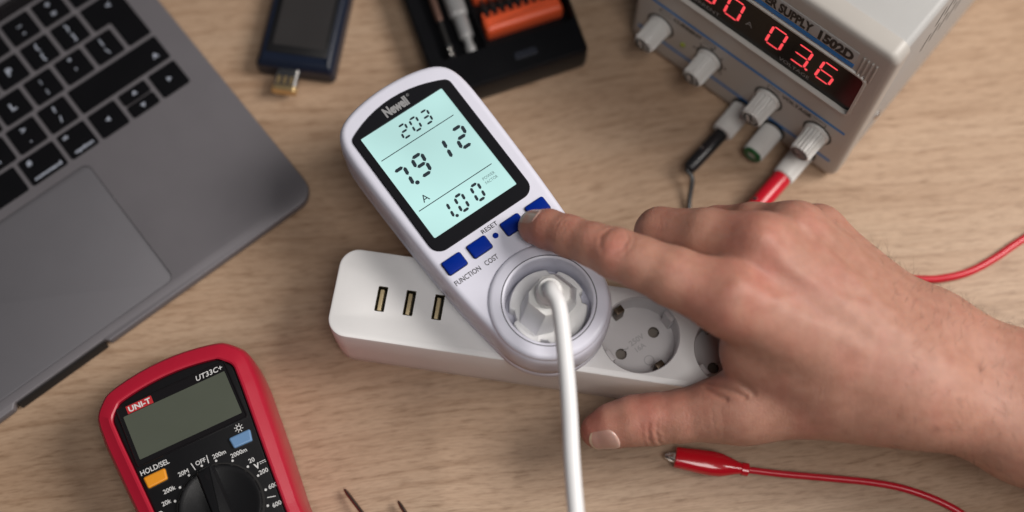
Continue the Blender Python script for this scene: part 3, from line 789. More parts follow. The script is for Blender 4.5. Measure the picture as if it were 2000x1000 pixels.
    for row, z0 in enumerate((72, 96)):
        for i in range(12):
            y = 46 + 7.5 * i
            obj('vent_slot', MB().flat(rrect(y, y + 1.8, z0, z0 + 17, .8, 3), 0.06).tf(SIDE), slot, root, smooth=0)
    return root, o


psu, PO = build_psu()
PSU_M = Matrix.Translation(Vector((PO.x, PO.y, 0))) @ Matrix.Rotation(R(-40), 4, 'Z')


# ------------------------------------------------------------------ test leads
def lead_screw(root, c, r):
    n = Vector((-0.45, 0.35, 0.82)).normalized()
    obj('screw', MB().tube([c + n * (r - 1.0), c + n * (r + 0.25), c + n * (r + 0.45)], [1.25, 1.25, 0.8], 14), M_steel, root)


def build_leads():
    P = lambda x, y, z: PSU_M @ Vector((x, y, z))
    # black lead
    blackm = mat('black_lead', (0.012, 0.012, 0.014, 1), 0.3)
    b0 = P(-58.5, -19.8, 10.6)
    root = thing('test_lead', 'black test lead plugged into the power supply, running behind the hand', 'test lead', (b0.x, b0.y, 0))
    L = lambda v: Vector(v) - Vector((b0.x, b0.y, 0))
    e0 = P(-58.5, -19.5, 10.6); e1 = P(-59.5, -46, 9.8); e2 = P(-59.6, -47.5, 9.6)
    obj('banana_plug', MB().tube([L(q) for q in (e0, e0 + (e1 - e0) * .04, e0 + (e1 - e0) * .9, e1, e2)], [3.6, 3.9, 3.8, 3.4, 2.0], 24), blackm, root)
    lead_screw(root, L(e0 + (e1 - e0) * 0.55), 3.8)
    pts = [e1, e2, at(1352, 350, 8), at(1346, 400, 3), at(1350, 450, 2), at(1420, 540, 2), at(1560, 590, 2), at(1750, 660, 2), at(1900, 760, 2), at(2080, 850, 2), at(2400, 900, 2)]
    obj('cable', MB().tube([L(q) for q in spline(pts, 8)], 1.25, 12), blackm, root)
    # red lead with crocodile clip at its other end
    redm = mat('red_lead', (0.50, 0.008, 0.022, 1), 0.3)
    r0 = P(-19.5, -19.8, 10.6)
    root = thing('test_lead', 'red test lead with crocodile clip lying beside the thumb', 'test lead', (r0.x, r0.y, 0))
    L = lambda v: Vector(v) - Vector((r0.x, r0.y, 0))
    e0 = P(-19.5, -19.5, 10.6); e1 = P(-20.5, -58, 9.5); e2 = P(-20.7, -60, 9.0)
    obj('banana_plug', MB().tube([L(q) for q in (e0, e0 + (e1 - e0) * .03, e0 + (e1 - e0) * .9, e1, e2)], [4.8, 5.1, 4.9, 4.4, 2.4], 28), redm, root)
    lead_screw(root, L(e0 + (e1 - e0) * 0.52), 4.9)
    clip0 = at(1318, 893, 6); clip1 = at(1462, 918, 5)
    pts = [e1, e2, at(1462, 480, 4), at(1520, 540, 2.2), at(1640, 556, 2.2), at(1770, 546, 2.2), at(1830, 545, 2.2), at(1890, 532, 2.2), at(1945, 503, 2.2), at(2000, 466, 2.2), at(2120, 400, 2.2), at(2260, 420, 2.2), at(2340, 600, 2.2), at(2300, 850, 2.2), at(2150, 1020, 2.2), at(2000, 1050, 2.2), at(1920, 1028, 2.2), at(1862, 993, 2.2), at(1815, 971, 2.4), at(1760, 953, 2.4), at(1700, 942, 2.6), at(1620, 934, 3), at(1530, 926, 4), clip1]
    cable_pts = spline(pts, 8)
    obj('cable', MB().tube([L(q) for q in cable_pts], [2.15 - 0.5 * i / (len(cable_pts) - 1) for i in range(len(cable_pts))], 14), redm, root)
    boot_m = mat('red_vinyl', (0.52, 0.006, 0.016, 1), 0.18, coat=0.4, sss=0.0)
    ax = clip1 - clip0; ln = ax.length
    prof = [(0.0, 4.7, 3.6), (0.01, 5.0, 4.1), (0.12, 5.2, 4.6), (0.35, 5.8, 5.0), (0.5, 6.0, 5.0), (0.62, 5.6, 4.7), (0.74, 4.4, 4.0), (0.84, 3.1, 3.0), (0.9, 2.7, 2.7), (0.905, 3.1, 3.0), (0.99, 3.1, 3.0), (1.0, 2.6, 2.6)]
    u = ax.normalized(); side = u.cross(Vector((0, 0, 1))).normalized(); upv = side.cross(u).normalized()
    mb = MB(); n = 28
    for s, hw, hh in prof:
        c = clip0 + ax * s + Vector((0, 0, 0))
        for j in range(n):
            q = 2 * math.pi * j / n; cq, sq = math.cos(q), math.sin(q)
            e = 0.75
            p = c + side * (hw * abs(cq) ** e * (1 if cq > 0 else -1)) + upv * (hh * abs(sq) ** e * (1 if sq > 0 else -1))
            mb.v.append(tuple(L(p)))
    for i in range(len(prof) - 1):
        for j in range(n): mb.f.append((i * n + j, i * n + (j + 1) % n, (i + 1) * n + (j + 1) % n, (i + 1) * n + j))
    mb.f.append(tuple(range(n))); mb.f.append(tuple((len(prof) - 1) * n + j for j in range(n)))
    obj('clip_boot', mb, boot_m, root, smooth=45)
    for k, dz in ((0, 1.2), (1, -1.4)):
        j0 = clip0 + u * 3; j1 = clip0 - u * 4.8
        a = [j0 + upv * dz * 1.6, clip0 - u * 1.5 + upv * dz * 1.3, j1 + upv * dz * 0.45]
        obj('jaw', MB().tube([L(q) for q in a], [2.4, 2.2, 1.0], 10, flatten=0.45), M_steel, root)
        for t_ in (0.5, 1.7, 2.9): obj('tooth', MB().box(-.35, .35, -1.4, 1.4, -.5, .5).tf(Matrix.Translation(L(clip0 - u * t_ + upv * dz * (1.9 - t_ * .25)))), M_steel, root)


build_leads()


# ------------------------------------------------------------------ USB tester
def build_usb():
    o = at(495, 121, 14)
    root = thing('usb_tester', 'small dark blue USB tester with black screen', 'tester', (o.x, o.y, 0), -8.5)
    bl = mat('navy_case', (0.008, 0.012, 0.025, 1), 0.30, bump=0.05)
    out = rrect(0, 42.5, 0, 76, 3.0, 5)
    obj('case', MB().loft(out, [(1.5, 0), (0, 1.5), (0, 9.5), (0.6, 11.5), (2.4, 13.4), (3.4, 14)]), bl, root, smooth=28)
    obj('lower_shell', MB().loft(inset(out, -0.15), [(1.5, 0.02), (0.4, 1.2), (0, 4.5), (0.3, 5.0)]), M_black, root)
    bz = obj('screen_bezel', MB().loft(rrect(5.0, 38.0, 7.5, 72, 1.0, 3), [(0, 13), (0, 14.3), (.3, 14.5)]), M_black, root)
    obj('screen', MB().loft(rrect(8.0, 36.0, 12.0, 69, .5, 2), [(0, 14), (0, 14.62)]), mat('grey_screen', (0.030, 0.028, 0.028, 1), 0.35), bz)
    gold = mat('gold_plate', (0.72, 0.52, 0.26, 1), 0.28, metal=0.85)
    pl = obj('plug', MB().loft(rrect(11.5, 24.5, 3.0, 8.5, 2.4, 6), [(0, -11.5), (0, -11.3), (0, 1)]).tf(Matrix(((1, 0, 0, 0), (0, 0, 1, 0), (0, 1, 0, 2), (0, 0, 0, 1)))), M_steel, root)
    obj('contact_band', MB().loft(rrect(11.3, 24.7, 2.8, 8.7, 2.5, 6), [(0, -12.2), (0, -9.5)]).tf(Matrix(((1, 0, 0, 0), (0, 0, 1, 0), (0, 1, 0, 2), (0, 0, 0, 1)))), gold, pl)
    for i in range(3): obj('contact_spot', MB().flat(rrect(13.4 + 3.4 * i, 15.4 + 3.4 * i, -8.6, -4.0, .4, 2), 10.72), gold, pl, smooth=0)


build_usb()


# ------------------------------------------------------------------ screwdriver bit case and what lies in it
def build_bits():
    o = at(858, 193, 18)
    rz = 20.0
    root = thing('bit_case', 'open black plastic case holding screwdriver bits', 'case', (o.x, o.y, 0), rz)
    cm = mat('case_black', (0.005, 0.005, 0.006, 1), 0.34, bump=0.08, bscale=1800, spec=0.25)
    outp = rpoly([(0, 0), (84, 0), (86, 40), (86, 112), (2, 112)], [6, 4, 20, 5, 5], 5)
    tray = rpoly([(8.5, 20.5), (83.0, 20.5), (83.4, 108), (8.5, 108)], 2.0, 4)
    obj('tray', MB().loft(outp, [(2, 0), (0.5, 1), (0, 4), (0, 15.5), (0.6, 17.2), (1.6, 18)], holes=[tray]).wall(tray, 5, 18, floor=True), cm, root, smooth=35)
    obj('latch', MB().loft(rrect(45, 58, 7.5, 12, 1.5, 4), [(0, 17), (0, 18.4), (.6, 18.9)]), mat('latch_sheen', (0.02, 0.022, 0.03, 1), 0.25), root)
    obj('divider', MB().box(34.0, 35.4, 20.6, 108, 5, 13, .5), cm, root)
    Mw = Matrix.Translation((o.x, o.y, 0)) @ Matrix.Rotation(R(rz), 4, 'Z')
    W = lambda x, y, z: Mw @ Vector((x, y, z))

    def place(name, label, cat, x, y, z, r=0, group=None):
        p = W(x, y, z); return thing(name, label, cat, p, rz + r, group)
    # silver extension shaft
    t = place('extension_shaft', 'silver screwdriver extension shaft lying in the black case', 'shaft', 26.2, 19.6, 10.2, -2)
    steel = mat('satin_steel', (0.50, 0.50, 0.50, 1), 0.42, metal=0.55)
    obj('tip', MB().tube([(0, 2, 0), (0, 5, 0), (0, 8, 0), (0, 8.2, 0), (0, 14, 0)], [1.8, 2.8, 2.8, 2.2, 2.4], 20), steel, t)
    obj('collar', MB().tube([(0, 13.5, 0), (0, 14.5, 0), (0, 26, 0), (0, 27.5, 0)], [3.0, 3.9, 4.1, 3.4], 24), steel, t)
    gp = []
    for i in range(64):
        a = 2 * math.pi * i / 64; r = 4.9 + 0.2 * math.cos(16 * a); gp.append((r * math.cos(a), r * math.sin(a)))
    obj('grip', MB().loft(gp, [(1.2, 27), (0, 28.5), (0, 78), (1, 80)]).tf(Matrix(((1, 0, 0, 0), (0, 0, 1, 0), (0, 1, 0, 0), (0, 0, 0, 1)))), steel, t, smooth=30)
    t = place('slim_driver', 'slim dark screwdriver with beaded silver end at the left of the case', 'screwdriver', 15.4, 22.0, 9.4, -2)
    for i in range(3): obj('bead', MB().tube([(0, 1.5 + i * 3.2, 0), (0, 2.3 + i * 3.2, 0), (0, 3.9 + i * 3.2, 0), (0, 4.7 + i * 3.2, 0)], [1.5, 2.3, 2.3, 1.5], 18), M_steel, t)
    obj('stem', MB().tube([(0, 10.6, 0), (0, 30, 0)], [1.6, 1.6], 14), M_dark, t)
    obj('shaft', MB().tube([(0, 26, 0), (0, 27, 0), (0, 76, 0)], [1.8, 2.2, 2.2], 14), mat('copper_brown', (0.16, 0.09, 0.07, 1), 0.35, metal=0.6), t)
    # orange holders
    om = mat('orange_plastic', (0.93, 0.13, 0.042, 1), 0.42, bump=0.06)
    xs = [41.0 + 4.5 * i for i in range(9)]

    def holder(y, label):
        h = place('bit_holder', label, 'bit holder', 0, 0, 0, 0, 'orange bit holders in the case')
        obj('bar', MB().loft(rrect(37.0, 81.0, y, y + 10.0, 2.0, 4), [(0.5, 5), (0, 6), (0, 12.5), (0.8, 14.6), (2.4, 15.6)]), om, h, smooth=30)
        for x in xs: obj('finger', MB().loft(rrect(x - 2.95, x - 1.55, y + 9.6, y + 12.6, .4, 2), [(0, 6), (0, 13.5), (.4, 14.2)]), om, h)
        obj('seam', MB().flat([(40, y + 4.6), (78, y + 4.6), (78, y + 5.1), (40, y + 5.1)], 15.66), mat('dark_orange_seam', (0.42, 0.05, 0.02, 1), .5), h, smooth=0)  # darker orange seam line along the top of the bar
    holder(30.0, 'orange bit holder bar nearest the front edge of the black case')
    holder(52.5, 'second orange bit holder at the top edge of the picture')
    bitm = mat('bit_steel', (0.16, 0.15, 0.14, 1), 0.28, metal=0.95)
    for i, x in enumerate(xs):
        b = place('screwdriver_bit', ('first', 'second', 'third', 'fourth', 'fifth', 'sixth', 'seventh', 'eighth', 'ninth')[i] + ' short steel screwdriver bit from the left between the orange holders', 'screwdriver bit', x + 0.2, 39.4, 11.4, 0, 'steel bits in the orange holder')
        hexa = circ(0, 0, 2.0, 6, R(30))
        ROT = Matrix(((1, 0, 0, 0), (0, 0, 1, 0), (0, 1, 0, 0), (0, 0, 0, 1)))
        obj('shank', MB().loft(hexa, [(0.4, 0), (0, .5), (0, 8), (0.6, 8.6)]).tf(ROT), bitm, b, smooth=20)
        obj('blade', MB().tube([(0, 8.4, 0), (0, 10, 0), (0, 13.2, 0)], [1.4, 1.2, 0.7], 10), bitm, b)


build_bits()


# ------------------------------------------------------------------ probes at the bottom edge
def build_probe(p0, p1, label):
    a = at(*p0); b = at(*p1)
    t = thing('test_probe', label, 'probe', (a.x, a.y, 0), 0, 'thin probes at the bottom edge')
    o = Vector((a.x, a.y, 0)); d = (b - a).normalized()
    m = mat('tarnished_pin', (0.24, 0.19, 0.155, 1), 0.25, metal=0.9)
    obj('tip', MB().tube([a - o, a + d * 0.8 - o, a + d * 3 - o, a + d * 24 - o], [0.25, 0.7, 1.0, 1.0], 14), m, t)
    obj('handle', MB().tube([a + d * 23 - o, a + d * 24 - o, a + d * 30 - o, a + d * 31 - o, a + d * 110 - o], [2.0, 3.4, 3.6, 4.6, 4.4], 20), M_black, t)


build_probe((672, 955, 4.0), (712, 1008, 7.0), 'thin dark metal probe tip on the table, the one nearer the multimeter')
build_probe((777, 978, 4.0), (802, 1018, 6.0), 'thin dark metal probe tip barely in view, the one nearer the white cord')


# ------------------------------------------------------------------ hand and forearm: one skin grown round the bones
def V3(px, py, z): return np.array(at(px, py, z), dtype=np.float64)


def rcone(p, a, b, ra, rb):
    """Distance to a tapered round limb from a to b."""
    ba = b - a; l2 = float(ba @ ba); rr = ra - rb; a2 = l2 - rr * rr; il2 = 1.0 / l2
    pa = p - a; y = pa @ ba; z = y - l2
    q = pa * l2 - np.outer(y, ba); x2 = np.einsum('ij,ij->i', q, q)
    y2 = y * y * l2; z2 = z * z * l2
    k = np.sign(rr) * rr * rr * x2
    d = (np.sqrt(x2 * a2 * il2) + y * rr) * il2 - ra
    c1 = np.sign(z) * a2 * z2 > k; c2 = np.sign(y) * a2 * y2 < k
    d = np.where(c2 & ~c1, np.sqrt(x2 + y2) * il2 - ra, d)
    d = np.where(c1, np.sqrt(x2 + z2) * il2 - rb, d)
    return d


def smin(a, b, k):
    h = np.maximum(k - np.abs(a - b), 0) / k
    return np.minimum(a, b) - h * h * h * k / 6.0


HB = {
    'index': [(1046, 444, 81.4, 7.7), (1072, 449, 86.0, 8.6), (1112, 462, 91.5, 9.1), (1160, 478, 97.0, 9.6), (1203, 494, 100.5, 10.9), (1250, 512, 102, 11.2), (1315, 540, 103, 12.6), (1425, 585, 103, 15.0)],
    'middle': [(1385, 520, 50, 8.6), (1335, 500, 55, 9.6), (1290, 455, 82, 11.6), (1380, 462, 95, 12.4), (1482, 484, 104, 14.2)],
    'ring': [(1480, 520, 44, 8.4), (1430, 495, 48, 9.4), (1402, 449, 66, 11.0), (1470, 448, 80, 12.0), (1552, 456, 93, 13.2)],
    'little': [(1560, 510, 36, 7.6), (1520, 490, 38, 8.4), (1496, 460, 54, 9.6), (1596, 456, 77, 12.0)],
    'thumb': [(1171, 841, 43.0, 8.3), (1200, 831, 45.5, 10.0), (1238, 822, 48.0, 11.3), (1276, 818, 50.0, 11.6), (1330, 812, 53, 11.7), (1385, 803, 56, 13.0), (1455, 794, 60, 14.6)],
}
HP = [  # palm and wrist: pairs of (px, py, z, r)
    ((1425, 585, 103, 15.0), (1735, 740, 82, 17.5)),
    ((1482, 484, 104, 14.2), (1765, 705, 84, 17.0)),
    ((1552, 456, 93, 13.2), (1790, 670, 78, 16.5)),
    ((1596, 456, 77, 12.0), (1795, 645, 70, 16.0)),
    ((1455, 794, 60, 14.6), (1695, 778, 72, 17.0)),
    ((1462, 688, 80, 12.5), (1620, 745, 78, 17.0)),
    ((1500, 600, 82, 15.0), (1700, 700, 70, 18.0)),
    ((1695, 778, 72, 17.0), (1800, 770, 74, 19.6)),
    ((1735, 740, 82, 17.5), (1790, 765, 76, 21.0)),
    ((1795, 645, 70, 16.0), (1815, 670, 68, 21.0)),
    ((1790, 762, 76, 20.2), (2010, 840, 68, 21.6)), ((2010, 840, 68, 21.6), (2420, 1000, 64, 27.0)),
    ((1815, 670, 68, 21.0), (2010, 765, 64, 23.5)), ((2010, 765, 64, 23.5), (2420, 940, 60, 28.0)),
]
HBW = {k: [(V3(*q[:3]), q[3]) for q in v] for k, v in HB.items()}
HPW = [((V3(*a[:3]), a[3]), (V3(*b[:3]), b[3])) for a, b in HP]


def hand_sdf(p):
    palm = None
    for (a, ra), (b, rb) in HPW:
        d = rcone(p, a, b, ra, rb)
        palm = d if palm is None else smin(palm, d, 17.0)
    out = palm; fingers = None
    for nm, ch in HBW.items():
        f = None
        for (a, ra), (b, rb) in zip(ch[:-1], ch[1:]):
            d = rcone(p, a, b, ra, rb); f = d if f is None else smin(f, d, 3.5)
        if nm == 'thumb': out = smin(out, f, 16.0)
        else:
            fingers = f if fingers is None else smin(fingers, f, 2.2)
    return smin(out, fingers, 9.0)


def surface_nets(fn, lo, hi, h):
    n = np.ceil((hi - lo) / h).astype(int) + 1
    ax = [lo[i] + h * np.arange(n[i]) for i in range(3)]
    st = 6; cn = (n + st - 1) // st + 1
    cax = [lo[i] + h * st * np.arange(cn[i]) for i in range(3)]
    g = np.stack(np.meshgrid(*cax, indexing='ij'), -1).reshape(-1, 3)
    cv = fn(g).reshape(cn)
    F = np.repeat(np.repeat(np.repeat(cv, st, 0), st, 1), st, 2)[:n[0], :n[1], :n[2]].astype(np.float32).copy()
    near = np.abs(cv) < st * h * 2.0
    m = np.repeat(np.repeat(np.repeat(near, st, 0), st, 1), st, 2)[:n[0], :n[1], :n[2]]
    idx = np.argwhere(m)
    for s in range(0, len(idx), 400000):
        q = idx[s:s + 400000]; F[q[:, 0], q[:, 1], q[:, 2]] = fn(lo + q * h)
    # one vertex per cell that the surface crosses
    corners = [(i, j, k) for i in (0, 1) for j in (0, 1) for k in (0, 1)]
    sub = lambda c: F[c[0]:n[0] - 1 + c[0], c[1]:n[1] - 1 + c[1], c[2]:n[2] - 1 + c[2]]
    mn = np.minimum.reduce([sub(c) for c in corners]); mx = np.maximum.reduce([sub(c) for c in corners])
    act = (mn < 0) & (mx >= 0)
    cells = np.argwhere(act); vid = -np.ones(act.shape, np.int64); vid[tuple(cells.T)] = np.arange(len(cells))
    acc = np.zeros((len(cells), 3)); cnt = np.zeros(len(cells))
    for a in corners:
        for d in range(3):
            if a[d]: continue
            b = list(a); b[d] = 1
            fa = F[cells[:, 0] + a[0], cells[:, 1] + a[1], cells[:, 2] + a[2]]
            fb = F[cells[:, 0] + b[0], cells[:, 1] + b[1], cells[:, 2] + b[2]]
            cr = (fa < 0) != (fb < 0); t = np.where(cr, fa / np.where(cr, fa - fb, 1), 0)
            pt = np.tile(np.array(a, float), (len(cells), 1)); pt[:, d] += t
            acc[cr] += pt[cr]; cnt[cr] += 1
    vs = lo + (cells + acc / cnt[:, None]) * h
    faces = []
    for d in range(3):
        e, f = [(1, 2), (2, 0), (0, 1)][d]
        s0 = [slice(1, n[i] - 1) for i in range(3)]; s0[d] = slice(0, n[d] - 1); s1 = list(s0); s1[d] = slice(1, n[d])
        a = F[tuple(s0)] < 0; b = F[tuple(s1)] < 0
        for flip in (False, True):
            q = np.argwhere((a & ~b) if not flip else (~a & b)); off = np.array([1, 1, 1]); off[d] = 0; q = q + off
            def at_(de, df):
                r = q.copy(); r[:, e] += de; r[:, f] += df; return vid[r[:, 0], r[:, 1], r[:, 2]]
            quad = np.stack([at_(-1, -1), at_(0, -1), at_(0, 0), at_(-1, 0)], 1)
            if flip: quad = quad[:, ::-1]
            faces.append(quad[(quad >= 0).all(1)])
    return vs, np.concatenate(faces)


def grad(fn, p, e=0.25):
    g = np.stack([fn(p + np.eye(3)[i] * e) - fn(p - np.eye(3)[i] * e) for i in range(3)], 1)
    return g / np.maximum(np.linalg.norm(g, axis=1, keepdims=True), 1e-9)


def smooth_noise(p, freq, seed):
    """Cheap band-limited noise from a handful of plane waves."""
    rs = np.random.RandomState(seed); out = np.zeros(len(p))
    for _ in range(14):
        k = rs.normal(size=3); k *= freq * (0.6 + 0.8 * rs.rand()) / np.linalg.norm(k)
        out += np.sin(p @ k + rs.rand() * 6.28)
    return out / 3.7


def build_hand():
    pts = np.array([a for c in HBW.values() for a, r in c] + [q for ab in HPW for q, r in ab])
    lo = pts.min(0) - 32; hi = pts.max(0) + 32; xl = V3(2330, 900, 60)[0]; hi[0] = xl + 4
    v, f = surface_nets(lambda q: np.maximum(hand_sdf(q), q[:, 0] - xl), lo, hi, 0.85)
    n = grad(hand_sdf, v)
    cut = v[:, 0] > xl - 1.2; v = np.where(cut[:, None], v, v - n * hand_sdf(v)[:, None])
    disp = np.zeros(len(v))
    view = np.array(CAM, float) - v; view /= np.linalg.norm(view, axis=1, keepdims=True)
    upn = n[:, 2]
    # soft unevenness of flesh
    disp += 0.20 * smooth_noise(v, 0.12, 1) + 0.04 * smooth_noise(v, 0.5, 2)

    def creases(chain, i, lines, depth, width, dorsal, tspan):
        a, b = HBW[chain][i - 1][0], HBW[chain][i + 1][0]; c = HBW[chain][i][0]; r = HBW[chain][i][1]
        u = (b - a) / np.linalg.norm(b - a); dv = dorsal - u * (dorsal @ u); dv /= np.linalg.norm(dv); w_ = np.cross(u, dv)
        q = v - c; s = q @ u; t_ = q @ w_; up = n @ dv
        near = (np.linalg.norm(q, axis=1) < r * 2.2)
        for s0, bow, t0, amp in lines:
            tt = (t_ - t0) / tspan
            cur = s0 + bow * (tt * tt) + 0.25 * np.sin(t_ * 1.3 + s0)
            g = np.exp(-((s - cur) / width) ** 2) * np.clip(1 - tt * tt, 0, 1) * np.clip(up * 1.6, 0, 1)
            disp[near] += (-depth * amp * g)[near]
        # soft bulge between the creases
        return s, t_, up, near
    Z = np.array([0, 0.05, 1.0])
    creases('index', 4, [(-6.0, 4.6, -1, .8), (-4.4, 3.6, -1, .35), (5.6, -4.6, -1, 1.0), (8.2, -4.2, -1, .55), (3.4, -2.4, -1, .4), (-1.2, 0.8, -1, .25), (1.2, -0.6, -1, .25)], 0.62, 0.85, Z, 8.2)
    creases('index', 2, [(-2.0, 0.8, 0, .8), (0.2, 0.2, 0, 1.0), (2.2, -0.8, 0, .8)], 0.32, 0.55, Z, 7)
    TD = np.array([0.05, -0.55, 0.83])
    creases('thumb', 3, [(-1.8, 1.3, 4, 1.0), (1.9, 1.5, 4, 1.15), (4.6, 0.6, 3, .35), (-4.6, 0.6, 3, .35)], 0.62, 0.85, TD, 9)
    creases('thumb', 5, [(-2, 0.5, 0, .6), (2, 0.4, 0, .6), (6, 0.3, 0, .5)], 0.16, 0.7, TD, 10)

    def ridge(poly, amp, width):
        P = np.array([np.array(at(*q)) for q in poly]); dmin = np.full(len(v), 1e9)
        for a, b in zip(P[:-1], P[1:]):
            ab = b - a; ab[2] = 0; pa = v - a; pa = pa.copy(); pa[:, 2] = 0
            t_ = np.clip(pa @ ab / (ab @ ab), 0, 1); dmin = np.minimum(dmin, np.linalg.norm(pa - np.outer(t_, ab), axis=1))
        return amp * np.exp(-(dmin / width) ** 2) * np.clip(upn * 1.5, 0, 1)
    # tendons and veins on the back of the hand
    disp += ridge([(1440, 560, 115), (1560, 615, 112), (1680, 680, 104)], 0.7, 4.2)
    disp += ridge([(1490, 470, 117), (1590, 560, 114), (1700, 650, 102)], 0.9, 4.0)
    disp += ridge([(1555, 440, 106), (1640, 530, 102), (1720, 615, 95)], 0.7, 3.6)
    disp += ridge([(1530, 520, 116), (1590, 545, 115), (1640, 580, 112), (1690, 600, 105), (1750, 660, 98)], 0.35, 2.6)
    disp += ridge([(1490, 600, 116), (1520, 580, 116), (1575, 570, 115), (1620, 600, 112)], 0.3, 2.4)
    disp += ridge([(1600, 480, 105), (1650, 540, 104), (1700, 560, 98)], 0.28, 2.4)
    # knuckles
    for q, r, a in (((1430, 565, 115), 9, 1.5), ((1478, 462, 117), 8.5, 1.8), ((1550, 436, 106), 8, 1.5)):
        c = V3(*q); disp += a * np.exp(-((v[:, :2] - c[:2]) ** 2).sum(1) / r ** 2) * np.clip(upn * 1.5, 0, 1)
    # folds in the web between thumb and finger
    for x0, y0, x1, y1 in ((1398, 718, 1470, 772), (1388, 742, 1455, 776), (1378, 752, 1420, 776)):
        disp += ridge([(x0, y0, 70), ((x0 + x1) / 2, (y0 + y1) / 2 + 4, 74), (x1, y1, 78)], -0.9, 1.1)
    nails = {}
    v = v + n * disp[:, None]

    # colour: redder over knuckles and finger ends, paler between
    red = np.zeros(len(v))
    for q, r, a in (((1430, 575, 110), 18, .75), ((1478, 462, 112), 13, .6), ((1550, 436, 102), 11, .5), ((1203, 478, 108), 8, .65), ((1046, 444, 84), 14, .8), ((1171, 841, 43), 17, .85), ((1276, 818, 56), 9, .55), ((1590, 560, 110), 11, .35), ((1120, 450, 98), 10, .3), ((1240, 790, 50), 12, .5), ((1400, 745, 70), 9, .6), ((1300, 460, 85), 16, .55), ((1590, 830, 70), 12, .4), ((1400, 430, 72), 16, .45)):
        c = V3(*q); red += a * np.exp(-((v - c) ** 2).sum(1) / r ** 2)
    red += 0.16 * smooth_noise(v, 0.22, 5) + 0.10 * smooth_noise(v, 0.7, 6)
    red = np.clip(red * 0.75, 0, 1)

    me = bpy.data.meshes.new('person')
    me.vertices.add(len(v)); me.vertices.foreach_set('co', (v * MM).astype(np.float32).ravel())
    me.loops.add(f.size); me.loops.foreach_set('vertex_index', f.astype(np.int32).ravel())
    me.polygons.add(len(f)); me.polygons.foreach_set('loop_start', np.arange(0, f.size, 4, dtype=np.int32))
    me.polygons.foreach_set('use_smooth', np.ones(len(f), bool))
    me.update(calc_edges=True); me.validate()
    at_r = me.attributes.new('redness', 'FLOAT', 'POINT'); at_r.data.foreach_set('value', red.astype(np.float32))
    o = bpy.data.objects.new('person', me); C.objects.link(o)
    o['label'] = 'bare hand and forearm reaching in from the right, index finger on a blue button'; o['category'] = 'person'
    # skin
    m = bpy.data.materials.new('skin'); m.use_nodes = True; nt = m.node_tree; N = nt.nodes; L = nt.links; p = N['Principled BSDF']
    at_n = N.new('ShaderNodeAttribute'); at_n.attribute_name = 'redness'
    tc = N.new('ShaderNodeTexCoord')
    n1 = N.new('ShaderNodeTexNoise'); n1.inputs['Scale'].default_value = 190; n1.inputs['Detail'].default_value = 5
    L.new(tc.outputs['Object'], n1.inputs['Vector'])
    c1 = N.new('ShaderNodeMix'); c1.data_type = 'RGBA'; c1.inputs[6].default_value = (0.425, 0.218, 0.158, 1); c1.inputs[7].default_value = (0.430, 0.146, 0.113, 1)
    L.new(at_n.outputs['Fac'], c1.inputs[0])
    c2 = N.new('ShaderNodeMix'); c2.data_type = 'RGBA'; c2.blend_type = 'MULTIPLY'; c2.inputs[0].default_value = 1
    r1 = N.new('ShaderNodeValToRGB'); r1.color_ramp.elements[0].position = 0.3; r1.color_ramp.elements[0].color = (0.86, 0.82, 0.80, 1); r1.color_ramp.elements[1].position = 0.65; r1.color_ramp.elements[1].color = (1.0, 1.0, 1.0, 1)
    L.new(n1.outputs['Fac'], r1.inputs[0]); L.new(c1.outputs[2], c2.inputs[6]); L.new(r1.outputs[0], c2.inputs[7]); L.new(c2.outputs[2], p.inputs['Base Color'])
    p.inputs['Roughness'].default_value = 0.50; p.inputs['Specular IOR Level'].default_value = 0.35
    p.inputs['Subsurface Weight'].default_value = 0.35; p.inputs['Subsurface Radius'].default_value = (1.0, 0.35, 0.18); p.inputs['Subsurface Scale'].default_value = 0.0035
    vo = N.new('ShaderNodeTexVoronoi'); vo.inputs['Scale'].default_value = 1500; L.new(tc.outputs['Object'], vo.inputs['Vector'])
    n3 = N.new('ShaderNodeTexNoise'); n3.inputs['Scale'].default_value = 700; n3.inputs['Detail'].default_value = 4; L.new(tc.outputs['Object'], n3.inputs['Vector'])
    mp = N.new('ShaderNodeMapping'); mp.inputs['Scale'].default_value = (900, 180, 200); L.new(tc.outputs['Object'], mp.inputs[0])
    n4 = N.new('ShaderNodeTexNoise'); n4.inputs['Scale'].default_value = 1.0; n4.inputs['Detail'].default_value = 3; L.new(mp.outputs[0], n4.inputs['Vector'])
    s1 = N.new('ShaderNodeMath'); s1.operation = 'ADD'; L.new(vo.outputs['Distance'], s1.inputs[0]); L.new(n3.outputs['Fac'], s1.inputs[1])
    s2 = N.new('ShaderNodeMath'); s2.operation = 'ADD'; L.new(s1.outputs[0], s2.inputs[0]); L.new(n4.outputs['Fac'], s2.inputs[1])
    bp = N.new('ShaderNodeBump'); bp.inputs['Strength'].default_value = 0.45; bp.inputs['Distance'].default_value = 0.00022
    L.new(s2.outputs[0], bp.inputs['Height']); L.new(bp.outputs[0], p.inputs['Normal'])
    me.materials.append(m)

    # nails: curved plates laid on the skin, with a rim of skin round them
    nm = bpy.data.materials.new('fingernail'); nm.use_nodes = True; q = nm.node_tree.nodes['Principled BSDF']
    at2 = nm.node_tree.nodes.new('ShaderNodeAttribute'); at2.attribute_name = 'along'
    rp_ = nm.node_tree.nodes.new('ShaderNodeValToRGB'); e = rp_.color_ramp.elements
    e[0].position = 0.0; e[0].color = (0.50, 0.33, 0.28, 1); e[1].position = 1.0; e[1].color = (0.60, 0.46, 0.33, 1)
    for pos, col in ((0.24, (0.45, 0.265, 0.215, 1)), (0.88, (0.43, 0.235, 0.19, 1)), (0.94, (0.58, 0.43, 0.30, 1))):
        x = e.new(pos); x.color = col
